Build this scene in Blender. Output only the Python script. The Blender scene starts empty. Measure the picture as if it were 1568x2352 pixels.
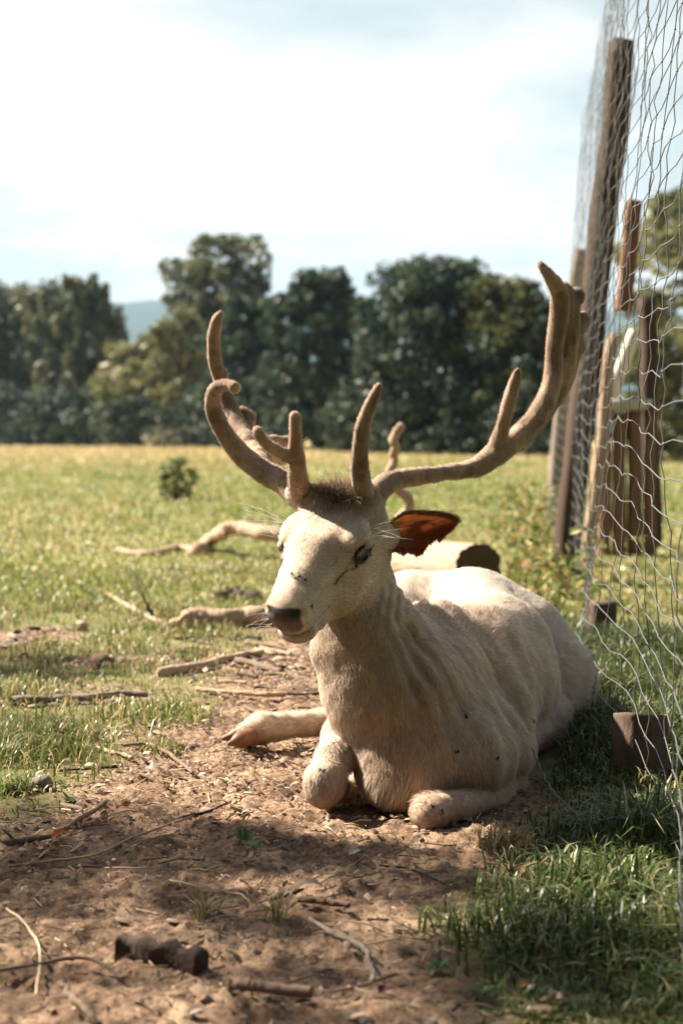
import bpy, math, random
import numpy as np
from mathutils import Vector, Matrix

rng = np.random.default_rng(11)
random.seed(11)
sc = bpy.context.scene
COL = sc.collection

# ------------------------------------------------------------------ camera
S = 1.15                       # overall scale of the place
FPX, CU, CV, VH = 3267.0, 784.0, 1176.0, 1000.0
CAMH = 0.70 * S
PITCH = math.atan((CV - VH) / FPX)
cam_d = bpy.data.cameras.new('camera')
cam_d.sensor_fit = 'VERTICAL'; cam_d.sensor_height = 36; cam_d.sensor_width = 24
cam_d.lens = FPX / 2352 * 36
cam_d.clip_start = 0.05; cam_d.clip_end = 7000
cam_d.dof.use_dof = True
cam_d.dof.focus_distance = 2.66 * S
cam_d.dof.aperture_fstop = 3.2
cam = bpy.data.objects.new('camera', cam_d); COL.objects.link(cam)
cam.location = (0, 0, CAMH)
cam.rotation_euler = (math.pi / 2 - PITCH, 0, 0)
sc.camera = cam

# ------------------------------------------------------------------ sky, sun, exposure
SUN = Vector((-0.80, 0.36, 0.80)).normalized()       # towards the sun
world = bpy.data.worlds.new('World'); sc.world = world; world.use_nodes = True
wn, wl = world.node_tree.nodes, world.node_tree.links
wn.clear()
def wnode(t, **k):
    n = wn.new(t)
    for a, b in k.items(): setattr(n, a, b)
    return n
w_out = wnode('ShaderNodeOutputWorld')
sky = wnode('ShaderNodeTexSky', sky_type='NISHITA', sun_disc=False)
sky.sun_elevation = math.asin(SUN.z)
sky.sun_rotation = math.atan2(SUN.x, SUN.y)
sky.air_density = 1.0; sky.dust_density = 3.0
bg1 = wnode('ShaderNodeBackground'); bg1.inputs[1].default_value = 0.03
wl.new(sky.outputs[0], bg1.inputs[0])
tc = wnode('ShaderNodeTexCoord')
sep = wnode('ShaderNodeSeparateXYZ'); wl.new(tc.outputs['Generated'], sep.inputs[0])
def wmath(op, a, b=None, c=None):
    n = wnode('ShaderNodeMath', operation=op)
    for i, x in enumerate((a, b, c)):
        if x is None: continue
        if isinstance(x, (int, float)): n.inputs[i].default_value = x
        else: wl.new(x, n.inputs[i])
    return n.outputs[0]
zz = wmath('MAXIMUM', sep.outputs[2], 0.0)
den = wmath('ADD', zz, 0.12)
cx_ = wmath('DIVIDE', sep.outputs[0], den); cy_ = wmath('DIVIDE', sep.outputs[1], den)
comb = wnode('ShaderNodeCombineXYZ'); wl.new(cx_, comb.inputs[0]); wl.new(cy_, comb.inputs[1])
comb.inputs[2].default_value = 5.1
nz = wnode('ShaderNodeTexNoise'); nz.inputs['Scale'].default_value = 1.1; nz.inputs['Detail'].default_value = 7
nz.inputs['Roughness'].default_value = 0.55; nz.inputs['Distortion'].default_value = 0.35
wl.new(comb.outputs[0], nz.inputs['Vector'])
ramp = wnode('ShaderNodeValToRGB')
ramp.color_ramp.elements[0].position = 0.42; ramp.color_ramp.elements[0].color = (0.188, 0.219, 0.224, 1)
ramp.color_ramp.elements[1].position = 0.58; ramp.color_ramp.elements[1].color = (0.295, 0.297, 0.294, 1)
wl.new(nz.outputs[0], ramp.inputs[0])
bg2 = wnode('ShaderNodeBackground'); bg2.inputs[1].default_value = 1.0
wl.new(ramp.outputs[0], bg2.inputs[0])
# thin cloud veil: dense towards the horizon all round, thinner overhead
mr = wnode('ShaderNodeMapRange', interpolation_type='SMOOTHSTEP')
mr.inputs['From Min'].default_value = 0.18; mr.inputs['From Max'].default_value = 0.75
mr.inputs['To Min'].default_value = 0.97; mr.inputs['To Max'].default_value = 0.15
wl.new(zz, mr.inputs['Value'])
mixw = wnode('ShaderNodeMixShader')
wl.new(mr.outputs[0], mixw.inputs[0]); wl.new(bg1.outputs[0], mixw.inputs[1]); wl.new(bg2.outputs[0], mixw.inputs[2])
wl.new(mixw.outputs[0], w_out.inputs[0])

sun_d = bpy.data.lights.new('sun', 'SUN'); sun_d.energy = 5.0; sun_d.angle = math.radians(0.53)
sun_d.color = (1.0, 0.90, 0.76)
sun = bpy.data.objects.new('sun', sun_d); COL.objects.link(sun)
sun.rotation_euler = SUN.to_track_quat('Z', 'Y').to_euler()
sun.location = (-6, 3, 9)

sc.view_settings.view_transform = 'Standard'; sc.view_settings.look = 'None'
sc.view_settings.gamma = 1.0; sc.view_settings.use_curve_mapping = False
sc.view_settings.exposure = 1.86
sc.render.engine = 'CYCLES'
sc.cycles.use_denoising = True
sc.cycles.max_bounces = 6; sc.cycles.diffuse_bounces = 3; sc.cycles.glossy_bounces = 2
sc.cycles.transmission_bounces = 4; sc.cycles.transparent_max_bounces = 6; sc.cycles.volume_bounces = 0
sc.cycles.caustics_reflective = False; sc.cycles.caustics_refractive = False
sc.cycles.sample_clamp_indirect = 6

# ------------------------------------------------------------------ projection helpers
C0 = np.array((0, 0, CAMH))
RT = np.array((1.0, 0, 0))
FW = np.array((0, math.cos(PITCH), -math.sin(PITCH)))
UPV = np.array((0, math.sin(PITCH), math.cos(PITCH)))
def P(u, v, t):
    """photograph pixel (1568 wide) at a distance t -> a place in the scene"""
    t = t * S
    return C0 + t * (FW + (u - CU) / FPX * RT + (CV - v) / FPX * UPV)
def px(n, t): return n * t * S / FPX
def G(u, v):
    d = FW + (u - CU) / FPX * RT + (CV - v) / FPX * UPV
    k = CAMH / -d[2]
    return C0 + d * k
def tG(v):
    g = G(CU, v); return float(np.dot(g - C0, FW)) / S

# ------------------------------------------------------------------ noise
def _hash(ix, iy, iz, seed):
    h = (ix.astype(np.int64) * 374761393 + iy.astype(np.int64) * 668265263 + iz.astype(np.int64) * 2147483647 + seed * 1274126177) & 0xffffffff
    h = ((h ^ (h >> 13)) * 1274126177) & 0xffffffff
    h = (h ^ (h >> 16)) & 0xffffffff
    return h / 4294967295.0
def vnoise(x, y, z=0.0, seed=0):
    x, y, z = np.broadcast_arrays(np.asarray(x, float), np.asarray(y, float), np.asarray(z, float))
    x0, y0, z0 = np.floor(x), np.floor(y), np.floor(z)
    fx, fy, fz = x - x0, y - y0, z - z0
    fx = fx * fx * (3 - 2 * fx); fy = fy * fy * (3 - 2 * fy); fz = fz * fz * (3 - 2 * fz)
    r = 0
    for a in (0, 1):
        for b in (0, 1):
            for c in (0, 1):
                w = (fx if a else 1 - fx) * (fy if b else 1 - fy) * (fz if c else 1 - fz)
                r = r + w * _hash(x0 + a, y0 + b, z0 + c, seed)
    return r * 2 - 1
def fbm(x, y, z=0.0, oct=4, seed=0, gain=0.5):
    r, a, f = 0, 1.0, 1.0
    for o in range(oct):
        r = r + a * vnoise(np.asarray(x) * f, np.asarray(y) * f, np.asarray(z) * f, seed + o * 17)
        a *= gain; f *= 2.03
    return r
def sstep(a, b, x):
    t = np.clip((x - a) / (b - a), 0, 1); return t * t * (3 - 2 * t)

# ------------------------------------------------------------------ mesh helpers
def mesh_np(name, V, faces, mat=None, parent=None, col=None, smooth=True, normals=None, link=True):
    """faces: list of int arrays (n,3) or (n,4)"""
    V = np.asarray(V, np.float32)
    faces = [np.asarray(f, np.int32) for f in faces if len(f)]
    me = bpy.data.meshes.new(name)
    me.vertices.add(len(V)); me.vertices.foreach_set('co', V.ravel())
    nl = sum(f.size for f in faces); npoly = sum(len(f) for f in faces)
    me.loops.add(nl); me.polygons.add(npoly)
    me.loops.foreach_set('vertex_index', np.concatenate([f.ravel() for f in faces]))
    starts, cur = [], 0
    for f in faces:
        starts.append(cur + np.arange(len(f)) * f.shape[1]); cur += f.size
    me.polygons.foreach_set('loop_start', np.concatenate(starts).astype(np.int32))
    me.update(calc_edges=True)
    if smooth: me.polygons.foreach_set('use_smooth', np.ones(npoly, bool))
    if col is not None:
        ca = me.color_attributes.new('col', 'FLOAT_COLOR', 'POINT')
        c4 = np.ones((len(V), 4), np.float32); c4[:, :3] = col
        ca.data.foreach_set('color', c4.ravel())
    me.validate(clean_customdata=False)
    if normals is not None:
        me.normals_split_custom_set_from_vertices(np.asarray(normals, np.float32))
    if mat: me.materials.append(mat)
    o = bpy.data.objects.new(name, me)
    if link: COL.objects.link(o)
    if parent is not None: o.parent = parent; o.matrix_parent_inverse = Matrix.Translation(parent.location).inverted()
    return o
class MB:
    def __init__(s): s.V = []; s.F = {3: [], 4: []}; s.C = []; s.n = 0
    def add(s, V, F, col=None):
        V = np.asarray(V, float); s.V.append(V)
        for f in F:
            f = np.asarray(f, int)
            if len(f): s.F[f.shape[1]].append(f + s.n)
        if col is not None: s.C.append(np.broadcast_to(np.asarray(col, float), (len(V), 3)))
        s.n += len(V)
        return s
    def build(s, name, mat, parent=None, smooth=True):
        F = [np.concatenate(s.F[k]) for k in (3, 4) if s.F[k]]
        return mesh_np(name, np.concatenate(s.V), F, mat, parent, np.concatenate(s.C) if s.C else None, smooth)
def frames(pts):
    pts = np.asarray(pts, float)
    T = np.gradient(pts, axis=0); T /= np.linalg.norm(T, axis=1, keepdims=True) + 1e-12
    n = np.cross(T[0], (0.31, 0.17, 0.93));
    if np.linalg.norm(n) < 1e-3: n = np.cross(T[0], (1, 0, 0))
    n /= np.linalg.norm(n); N = [n]
    for i in range(1, len(pts)):
        n = N[-1] - T[i] * np.dot(N[-1], T[i]); n /= np.linalg.norm(n) + 1e-12; N.append(n)
    N = np.array(N); return T, N, np.cross(T, N)
def tube(pts, rad, sides=6, cap=True, rough=0.0, seed=0):
    pts = np.asarray(pts, float); n = len(pts)
    rad = np.broadcast_to(np.asarray(rad, float), (n,))
    T, N, B = frames(pts)
    a = np.arange(sides) / sides * 2 * math.pi
    rr = rad[:, None] * np.ones((1, sides))
    if rough: rr = rr * (1 + rough * vnoise(np.arange(n)[:, None] * 0.9 + seed, np.cos(a)[None] * 1.6 + 5, np.sin(a)[None] * 1.6 + seed))
    V = pts[:, None] + rr[..., None] * (np.cos(a)[None, :, None] * N[:, None] + np.sin(a)[None, :, None] * B[:, None])
    V = V.reshape(-1, 3)
    i, j = np.meshgrid(np.arange(n - 1), np.arange(sides), indexing='ij')
    j2 = (j + 1) % sides
    F4 = np.stack([i * sides + j, i * sides + j2, (i + 1) * sides + j2, (i + 1) * sides + j], -1).reshape(-1, 4)
    F3 = np.zeros((0, 3), int)
    if cap:
        V = np.vstack([V, pts[0] - T[0] * rad[0] * 0.15, pts[-1] + T[-1] * rad[-1] * 0.15])
        k = np.arange(sides); k2 = (k + 1) % sides
        F3 = np.vstack([np.stack([np.full(sides, len(V) - 2), k2, k], -1),
                        np.stack([np.full(sides, len(V) - 1), (n - 1) * sides + k, (n - 1) * sides + k2], -1)])
    return V, [F4, F3]
def spline(pts, n):
    """Catmull-Rom through pts (any dimension), n samples"""
    p = np.asarray(pts, float)
    if len(p) == 2: return p[0] + (p[1] - p[0]) * np.linspace(0, 1, n)[:, None]
    q = np.vstack([2 * p[0] - p[1], p, 2 * p[-1] - p[-2]])
    s = np.linspace(0, len(p) - 1 - 1e-9, n); i = s.astype(int); f = (s - i)[:, None]
    a, b, c, d = q[i], q[i + 1], q[i + 2], q[i + 3]
    return 0.5 * (2 * b + (c - a) * f + (2 * a - 5 * b + 4 * c - d) * f ** 2 + (3 * b - a - 3 * c + d) * f ** 3)
def box(c, s, rot=None, taper=1.0):
    v = np.array([(x, y, z) for z in (-1, 1) for y in (-1, 1) for x in (-1, 1)], float)
    v[4:, :2] *= taper
    v = v * (np.asarray(s) / 2)
    if rot is not None: v = v @ np.array(rot).T
    F = np.array([(0, 2, 3, 1), (4, 5, 7, 6), (0, 1, 5, 4), (2, 6, 7, 3), (0, 4, 6, 2), (1, 3, 7, 5)])
    return v + np.asarray(c), [F]
def tag(o, label=None, cat=None, group=None, kind=None):
    if label: o['label'] = label
    if cat: o['category'] = cat
    if group: o['group'] = group
    if kind: o['kind'] = kind
    return o
def empty(name, loc, label=None, cat=None, group=None):
    o = bpy.data.objects.new(name, None); COL.objects.link(o); o.location = loc; o.empty_display_size = 0.1
    o.matrix_world = Matrix.Translation(loc)
    return tag(o, label, cat, group)

# ------------------------------------------------------------------ materials
MATS = {}
def mat(name, color=(0.5, 0.5, 0.5), rough=0.8, attr=False, noise=0.0, nscale=20, color2=None, bump=0.0, bscale=60,
        translucent=0.0, spec=0.3, sheen=0.0, stretch=None, tcol=None):
    if name in MATS: return MATS[name]
    m = bpy.data.materials.new(name); m.use_nodes = True
    N, L = m.node_tree.nodes, m.node_tree.links
    b = N['Principled BSDF']; out = N['Material Output']
    b.inputs['Roughness'].default_value = rough; b.inputs['Specular IOR Level'].default_value = spec
    if sheen:
        b.inputs['Sheen Weight'].default_value = sheen; b.inputs['Sheen Roughness'].default_value = 0.45
        b.inputs['Sheen Tint'].default_value = (1.0, 0.93, 0.85, 1)
    src = None
    if attr:
        a = N.new('ShaderNodeVertexColor'); a.layer_name = 'col'; src = a.outputs[0]
    vec = None
    if noise or bump:
        co = N.new('ShaderNodeTexCoord'); mp = N.new('ShaderNodeMapping'); L.new(co.outputs['Object'], mp.inputs[0])
        if stretch: mp.inputs['Scale'].default_value = stretch
        vec = mp.outputs[0]
    if noise:
        nz = N.new('ShaderNodeTexNoise'); nz.inputs['Scale'].default_value = nscale; nz.inputs['Detail'].default_value = 6
        nz.inputs['Roughness'].default_value = 0.65
        L.new(vec, nz.inputs['Vector'])
        if color2 is not None:
            mx = N.new('ShaderNodeMix'); mx.data_type = 'RGBA'
            cr = N.new('ShaderNodeMapRange'); cr.inputs[1].default_value = 0.5 - 0.25 / max(noise, 0.2); cr.inputs[2].default_value = 0.5 + 0.25 / max(noise, 0.2)
            L.new(nz.outputs[0], cr.inputs[0]); L.new(cr.outputs[0], mx.inputs[0])
            if src is not None: L.new(src, mx.inputs[6])
            else: mx.inputs[6].default_value = (*color, 1)
            mx.inputs[7].default_value = (*color2, 1); src = mx.outputs[2]
        else:
            hs = N.new('ShaderNodeHueSaturation')
            if src is not None: L.new(src, hs.inputs['Color'])
            else: hs.inputs['Color'].default_value = (*color, 1)
            mm = N.new('ShaderNodeMapRange'); mm.inputs[1].default_value = 0.25; mm.inputs[2].default_value = 0.75
            mm.inputs[3].default_value = 1 - noise; mm.inputs[4].default_value = 1 + noise
            L.new(nz.outputs[0], mm.inputs[0]); L.new(mm.outputs[0], hs.inputs['Value']); src = hs.outputs[0]
    if src is not None: L.new(src, b.inputs['Base Color'])
    else: b.inputs['Base Color'].default_value = (*color, 1)
    if bump:
        n2 = N.new('ShaderNodeTexNoise'); n2.inputs['Scale'].default_value = bscale; n2.inputs['Detail'].default_value = 5
        L.new(vec, n2.inputs['Vector'])
        bp = N.new('ShaderNodeBump'); bp.inputs['Strength'].default_value = 1.0; bp.inputs['Distance'].default_value = bump
        L.new(n2.outputs[0], bp.inputs['Height']); L.new(bp.outputs[0], b.inputs['Normal'])
    if translucent:
        tr = N.new('ShaderNodeBsdfTranslucent'); ms = N.new('ShaderNodeMixShader'); ms.inputs[0].default_value = translucent
        if tcol is not None: tr.inputs[0].default_value = (*tcol, 1)
        elif src is not None: L.new(src, tr.inputs[0])
        else: tr.inputs[0].default_value = (*color, 1)
        L.new(b.outputs[0], ms.inputs[1]); L.new(tr.outputs[0], ms.inputs[2]); L.new(ms.outputs[0], out.inputs[0])
    MATS[name] = m; return m

M_hide = mat('deer_hide', attr=True, rough=0.85, spec=0.15, sheen=0.25)
M_fur = mat('deer_fur', attr=True, rough=0.7, spec=0.2, translucent=0.15)
M_velvet = mat('antler_velvet', attr=True, rough=0.9, spec=0.1, sheen=0.5, noise=0.22, nscale=60)
M_fuzz = mat('velvet_fuzz', attr=True, rough=0.8, spec=0.15, translucent=0.3)
M_eye = mat('eye_dark', color=(0.012, 0.007, 0.005), rough=0.10, spec=0.2)
M_hoof = mat('hoof_horn', color=(0.24, 0.10, 0.045), color2=(0.09, 0.045, 0.03), rough=0.5, noise=0.5, nscale=40)
M_earin = mat('ear_lining_skin', color=(0.17, 0.10, 0.065), rough=0.75, translucent=0.36, tcol=(0.42, 0.21, 0.105), noise=0.35, nscale=50)
M_earout = mat('ear_back_hide', color=(0.45, 0.33, 0.24), rough=0.85, translucent=0.45, tcol=(0.75, 0.35, 0.15))
M_leafG = mat('leaf', attr=True, rough=0.5, spec=0.35, translucent=0.35)
M_grass = mat('grass_blade', attr=True, rough=0.4, spec=0.45, translucent=0.35)
M_bark = mat('bark', color=(0.14, 0.095, 0.065), color2=(0.05, 0.035, 0.026), rough=0.95, noise=0.7, nscale=14, bump=0.02, bscale=25, stretch=(1, 1, 0.25))
M_twig = mat('twig_bark', color=(0.24, 0.17, 0.12), color2=(0.10, 0.065, 0.045), rough=0.9, noise=0.6, nscale=40, bump=0.002, bscale=180)
M_pale = mat('bare_wood', color=(0.48, 0.35, 0.24), color2=(0.24, 0.16, 0.105), rough=0.85, noise=0.6, nscale=30, bump=0.002, bscale=140)
M_dark = mat('rotten_wood', color=(0.085, 0.055, 0.04), color2=(0.03, 0.021, 0.016), rough=0.95, noise=0.6, nscale=30, bump=0.004, bscale=90)
M_post = mat('weathered_post', color=(0.075, 0.045, 0.027), color2=(0.03, 0.019, 0.013), rough=0.9, noise=0.6, nscale=16, stretch=(3, 3, 0.35), bump=0.004, bscale=40)
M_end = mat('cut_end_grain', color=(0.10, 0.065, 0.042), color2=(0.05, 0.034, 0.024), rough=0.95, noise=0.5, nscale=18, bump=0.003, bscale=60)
M_wire = mat('galvanised_wire', color=(0.15, 0.155, 0.155), color2=(0.07, 0.065, 0.06), rough=0.42, spec=0.6, noise=0.5, nscale=60)
M_stone = mat('stone', color=(0.22, 0.19, 0.165), color2=(0.11, 0.095, 0.085), rough=0.9, noise=0.5, nscale=30, bump=0.004, bscale=60)
M_chip = mat('litter_chip', attr=True, rough=0.9, spec=0.2)
M_metal = mat('grey_metal', color=(0.33, 0.34, 0.35), rough=0.45, noise=0.3, nscale=20)
M_fly = mat('fly_black', color=(0.008, 0.008, 0.009), rough=0.4)
M_hair = mat('white_hair', color=(0.85, 0.80, 0.72), rough=0.5, translucent=0.2)

# ------------------------------------------------------------------ ground
def to_world2(pts): return np.array([G(u, v)[:2] for u, v in pts])
DIRT = to_world2([(-900, 2600), (1080, 2600), (1105, 2352), (1120, 2250), (1140, 2150), (1160, 2060), (1200, 1960), (1235, 1880), (1260, 1800),
                  (1180, 1680), (980, 1540), (820, 1490), (720, 1440), (620, 1425), (580, 1470), (500, 1500), (450, 1570), (390, 1640),
                  (300, 1680), (240, 1760), (110, 1820), (0, 1880), (-300, 1960)])
def poly_sd(x, y, poly):
    x = np.asarray(x, float); y = np.asarray(y, float)
    d = np.full(x.shape, 1e9); ins = np.zeros(x.shape, bool)
    for i in range(len(poly)):
        ax, ay = poly[i]; bx, by = poly[(i + 1) % len(poly)]
        ex, ey = bx - ax, by - ay
        h = np.clip(((x - ax) * ex + (y - ay) * ey) / (ex * ex + ey * ey), 0, 1)
        d = np.minimum(d, np.hypot(x - ax - ex * h, y - ay - ey * h))
        c = (ay > y) != (by > y)
        with np.errstate(divide='ignore', invalid='ignore'):
            ins ^= c & (x < (bx - ax) * (y - ay) / (by - ay + 1e-12) + ax)
    return np.where(ins, d, -d)
def dirt(x, y):
    sd = poly_sd(x, y, DIRT) + 0.09 * fbm(x * 3.1, y * 3.1, 0, 3, 5)
    m = sstep(-0.10, 0.12, sd)
    bald = sstep(0.28, 0.62, fbm(x * 1.6 + 3, y * 1.6, 0, 4, 9)) * (1 - sstep(5.5, 8.0, y)) * sstep(3.0, 3.6, y) * (x < 0.3)
    bald = np.maximum(bald, 0.75 * np.exp(-(((x + 0.75) / 0.30) ** 2 + ((y - 4.35) / 0.22) ** 2)))
    return np.clip(np.maximum(m, bald), 0, 1)
def gh(x, y):
    x = np.asarray(x, float); y = np.asarray(y, float)
    return 0.012 * fbm(x * 0.9, y * 0.9, 0, 2, 3) * np.exp(-y / 25) + 0.0 * x
def graded(lo, hi, step, out, growth):
    c = list(np.arange(lo, hi + 1e-6, step)); s = step; a = c[-1]
    while a < out[1]: s *= growth; a += s; c.append(a)
    s = step; a = c[0]; pre = []
    while a > out[0]: s *= growth; a -= s; pre.append(a)
    return np.array(pre[::-1] + c)
gx = graded(-1.05, 1.0, 0.0075, (-2600, 2600), 1.11)
gy = graded(1.75, 4.4, 0.0085, (-60, 2600), 1.055)
GX, GY = np.meshgrid(gx, gy, indexing='ij')
D = dirt(GX, GY)
near = np.exp(-np.maximum(GY - 3.5, 0) / 2.5) * (np.abs(GX) < 3)
clod = fbm(GX * 14, GY * 14, 0, 2, 21); fine = fbm(GX * 42, GY * 42, 0, 3, 22, 0.6)
lump = np.maximum(fbm(GX * 27, GY * 27, 0, 3, 23), 0)
Z = gh(GX, GY) + near * (D * (0.008 * clod + 0.006 * fine + 0.009 * lump) + (1 - D) * 0.006 * clod)
nxg, nyg = len(gx), len(gy)
I, J = np.meshgrid(np.arange(nxg - 1), np.arange(nyg - 1), indexing='ij')
q = np.stack([I * nyg + J, (I + 1) * nyg + J, (I + 1) * nyg + J + 1, I * nyg + J + 1], -1).reshape(-1, 4)
dry = np.clip(0.25 * sstep(5, 8, GY) + sstep(18, 62, GY) * 0.75 + 0.25 * fbm(GX * 0.35, GY * 0.35, 0, 3, 31), 0, 1)
gcol = np.stack([D, dry, np.zeros_like(D)], -1).reshape(-1, 3)

def ground_material():
    m = bpy.data.materials.new('soil_and_turf'); m.use_nodes = True
    N, L = m.node_tree.nodes, m.node_tree.links
    b = N['Principled BSDF']; b.inputs['Roughness'].default_value = 0.95; b.inputs['Specular IOR Level'].default_value = 0.15
    a = N.new('ShaderNodeVertexColor'); a.layer_name = 'col'
    s = N.new('ShaderNodeSeparateColor'); L.new(a.outputs[0], s.inputs[0])
    co = N.new('ShaderNodeTexCoord')
    def noise(sc_, det=6, ro=0.6):
        n = N.new('ShaderNodeTexNoise'); n.inputs['Scale'].default_value = sc_; n.inputs['Detail'].default_value = det
        n.inputs['Roughness'].default_value = ro; L.new(co.outputs['Object'], n.inputs['Vector']); return n.outputs[0]
    def rng_(x, a0, a1):
        r = N.new('ShaderNodeMapRange'); r.inputs[1].default_value = a0; r.inputs[2].default_value = a1; L.new(x, r.inputs[0]); return r.outputs[0]
    def mix(f, c1, c2):
        x = N.new('ShaderNodeMix'); x.data_type = 'RGBA'; L.new(f, x.inputs[0])
        for i, c in ((6, c1), (7, c2)):
            if isinstance(c, tuple): x.inputs[i].default_value = (*c, 1)
            else: L.new(c, x.inputs[i])
        return x.outputs[2]
    d1 = mix(rng_(noise(6, 8, 0.7), 0.38, 0.62), (0.16, 0.094, 0.058), (0.39, 0.265, 0.17))
    d2 = mix(rng_(noise(70, 5, 0.75), 0.46, 0.64), d1, (0.06, 0.038, 0.026))
    d3 = mix(rng_(noise(160, 3, 0.6), 0.63, 0.72), d2, (0.42, 0.34, 0.26))
    g1 = mix(rng_(noise(9, 6, 0.7), 0.40, 0.62), (0.06, 0.055, 0.026), (0.15, 0.115, 0.06))
    g2 = mix(rng_(noise(1.1, 6, 0.7), 0.40, 0.62), (0.11, 0.088, 0.045), (0.20, 0.16, 0.08))
    g3 = mix(rng_(noise(2.5, 4, 0.6), 0.3, 0.7), g1, g2)
    g4 = mix(s.outputs[1], mix(rng_(noise(0.9, 3, 0.5), 0.3, 0.7), g3, (0.15, 0.17, 0.055)), (0.42, 0.33, 0.17))
    fin = mix(s.outputs[0], g4, d3)
    L.new(fin, b.inputs['Base Color'])
    bp = N.new('ShaderNodeBump'); bp.inputs['Distance'].default_value = 0.006; bp.inputs['Strength'].default_value = 0.8
    L.new(noise(120, 6, 0.7), bp.inputs['Height']); L.new(bp.outputs[0], b.inputs['Normal'])
    return m
ground = mesh_np('ground', np.stack([GX, GY, Z], -1).reshape(-1, 3), [q], ground_material(), None, gcol)
tag(ground, kind='structure')
def on(u, v, dz=0.0):
    g = G(u, v); return np.array((g[0], g[1], float(gh(g[0], g[1])) + dz))

# distant wooded ridge
hx = np.linspace(-2600, 1900, 110); hy = np.linspace(2000, 3000, 24)
HX, HY = np.meshgrid(hx, hy, indexing='ij')
prof = np.sin(np.clip((HY - 2000) / 500, 0, 1) * math.pi * 0.5)
HZ = prof * (222 + 22 * fbm(HX / 420, HY / 700, 0, 4, 40)) * (0.9 + 0.1 * sstep(-1200, -700, HX)) - 2 + 8 * np.abs(fbm(HX / 30, HY / 30, 0, 2, 44))
I, J = np.meshgrid(np.arange(109), np.arange(23), indexing='ij')
q = np.stack([I * 24 + J, (I + 1) * 24 + J, (I + 1) * 24 + J + 1, I * 24 + J + 1], -1).reshape(-1, 4)
hill = mesh_np('hill', np.stack([HX, HY, HZ], -1).reshape(-1, 3), [q],
               mat('far_woodland', color=(0.018, 0.042, 0.042), color2=(0.035, 0.06, 0.05), rough=1.0, noise=0.6, nscale=0.02, spec=0.05))
tag(hill, kind='structure')

# ------------------------------------------------------------------ foliage
def leaf_quads(centres, size, n_, flat=0.35, elong=1.6, nrm=None):
    """leaf-like rhombs scattered at centres"""
    m = len(centres)
    a = rng.normal(size=(m, 3)); a[:, 2] *= flat if nrm is None else 1
    a /= np.linalg.norm(a, axis=1, keepdims=True)
    b = rng.normal(size=(m, 3)); b -= a * np.sum(a * b, 1, keepdims=True); b /= np.linalg.norm(b, axis=1, keepdims=True)
    s = np.asarray(size).reshape(-1, 1) * rng.uniform(0.6, 1.4, (m, 1))
    V = np.stack([centres - a * s * elong * 0.5, centres + b * s * 0.5, centres + a * s * elong * 0.5, centres - b * s * 0.5], 1).reshape(-1, 3)
    F = np.arange(m * 4).reshape(-1, 4)
    return V, F
def tree_trunk(base, top, r0, limbs, name, parent, mt=M_bark):
    mb = MB()
    n = 10
    pts = np.linspace(base, top, n); pts[1:-1] += rng.normal(size=(n - 2, 3)) * r0 * 0.35
    rad = np.linspace(r0, r0 * 0.25, n); rad[0] *= 1.35
    mb.add(*tube(pts, rad, 8, rough=0.3))
    for e in limbs:
        k = rng.integers(2, n - 1); p0 = pts[k]
        mid = (p0 + e) / 2 + np.array((0, 0, 0.12 * np.linalg.norm(e - p0)))
        mb.add(*tube(spline([p0, mid, e], 7), np.linspace(rad[k] * 0.6, r0 * 0.06, 7), 5))
    return mb.build(name, mt, parent)
def tree(label, base, height, half_w, n_clump, n_leaf, leaf, cols, name='tree', cat='tree', group=None, low=0.02, droop=0.0, depth=None,
         shape=0.5, dens=1.0):
    base = np.asarray(base, float)
    root = empty(name, base, label, cat, group)
    depth = depth or half_w
    n_leaf = int(n_leaf * 1.8); n_clump = int(n_clump * 2.0)
    # clumps through the crown volume, mostly near its surface
    th = rng.uniform(0, 2 * math.pi, n_clump); hz = rng.uniform(low, 1.0, n_clump) ** 0.9
    hh = (hz - low) / (1 - low)
    prof = np.sqrt(np.clip(1 - np.abs((hh - shape) / np.where(hh < shape, shape + 0.55, 1 - shape + 0.03)) ** 2.2, 0.0, 1))
    lobes = 1 + 0.38 * vnoise(np.cos(th) * 1.5 + base[0], np.sin(th) * 1.5 + base[1], hz * 4, 3)
    rr = np.sqrt(rng.uniform(0.02, 1.0, n_clump)) * prof * lobes * np.where(rng.uniform(size=n_clump) < 0.12, 1.25, 1.0)
    cc = np.stack([np.cos(th) * rr * half_w, np.sin(th) * rr * depth, hz * height * 0.97], -1)
    cr = half_w * rng.uniform(0.10, 0.30, n_clump)
    ccol = rng.uniform(0, 1, n_clump)
    k = rng.integers(0, n_clump, n_leaf)
    off = rng.normal(size=(n_leaf, 3)); off /= np.linalg.norm(off, axis=1, keepdims=True)
    off *= rng.uniform(0.2, 1.0, (n_leaf, 1)) ** 0.5 * cr[k][:, None]
    off[:, 2] *= 0.75
    if droop: off[:, 2] = off[:, 2] * 0.7 - rng.uniform(0, 1, n_leaf) ** 1.5 * droop * height
    if droop: off[:, :2] *= 0.6
    ctr = base + cc[k] + off
    ctr[:, 2] = np.maximum(ctr[:, 2], base[2] + leaf * 0.4)
    V, F = leaf_quads(ctr, leaf * 1.0, n_leaf, 0.6)
    c0, c1, c2 = [np.array(c) for c in cols]
    f = np.clip(ccol[k] + rng.normal(0, 0.25, n_leaf), 0, 1)[:, None]
    col = np.where(f < 0.5, c0 + (c1 - c0) * f * 2, c1 + (c2 - c1) * (f * 2 - 1))
    mesh_np('crown', V, [F], M_leafG, root, np.repeat(col, 4, 0), smooth=False)
    limbs = base + cc[rng.choice(n_clump, min(10, n_clump), False)]
    tree_trunk(base - np.array((0, 0, 0.05)), base + np.array((0, 0, height * 0.85)), height * 0.022 + 0.02, limbs, 'trunk', root)
    return root
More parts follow.
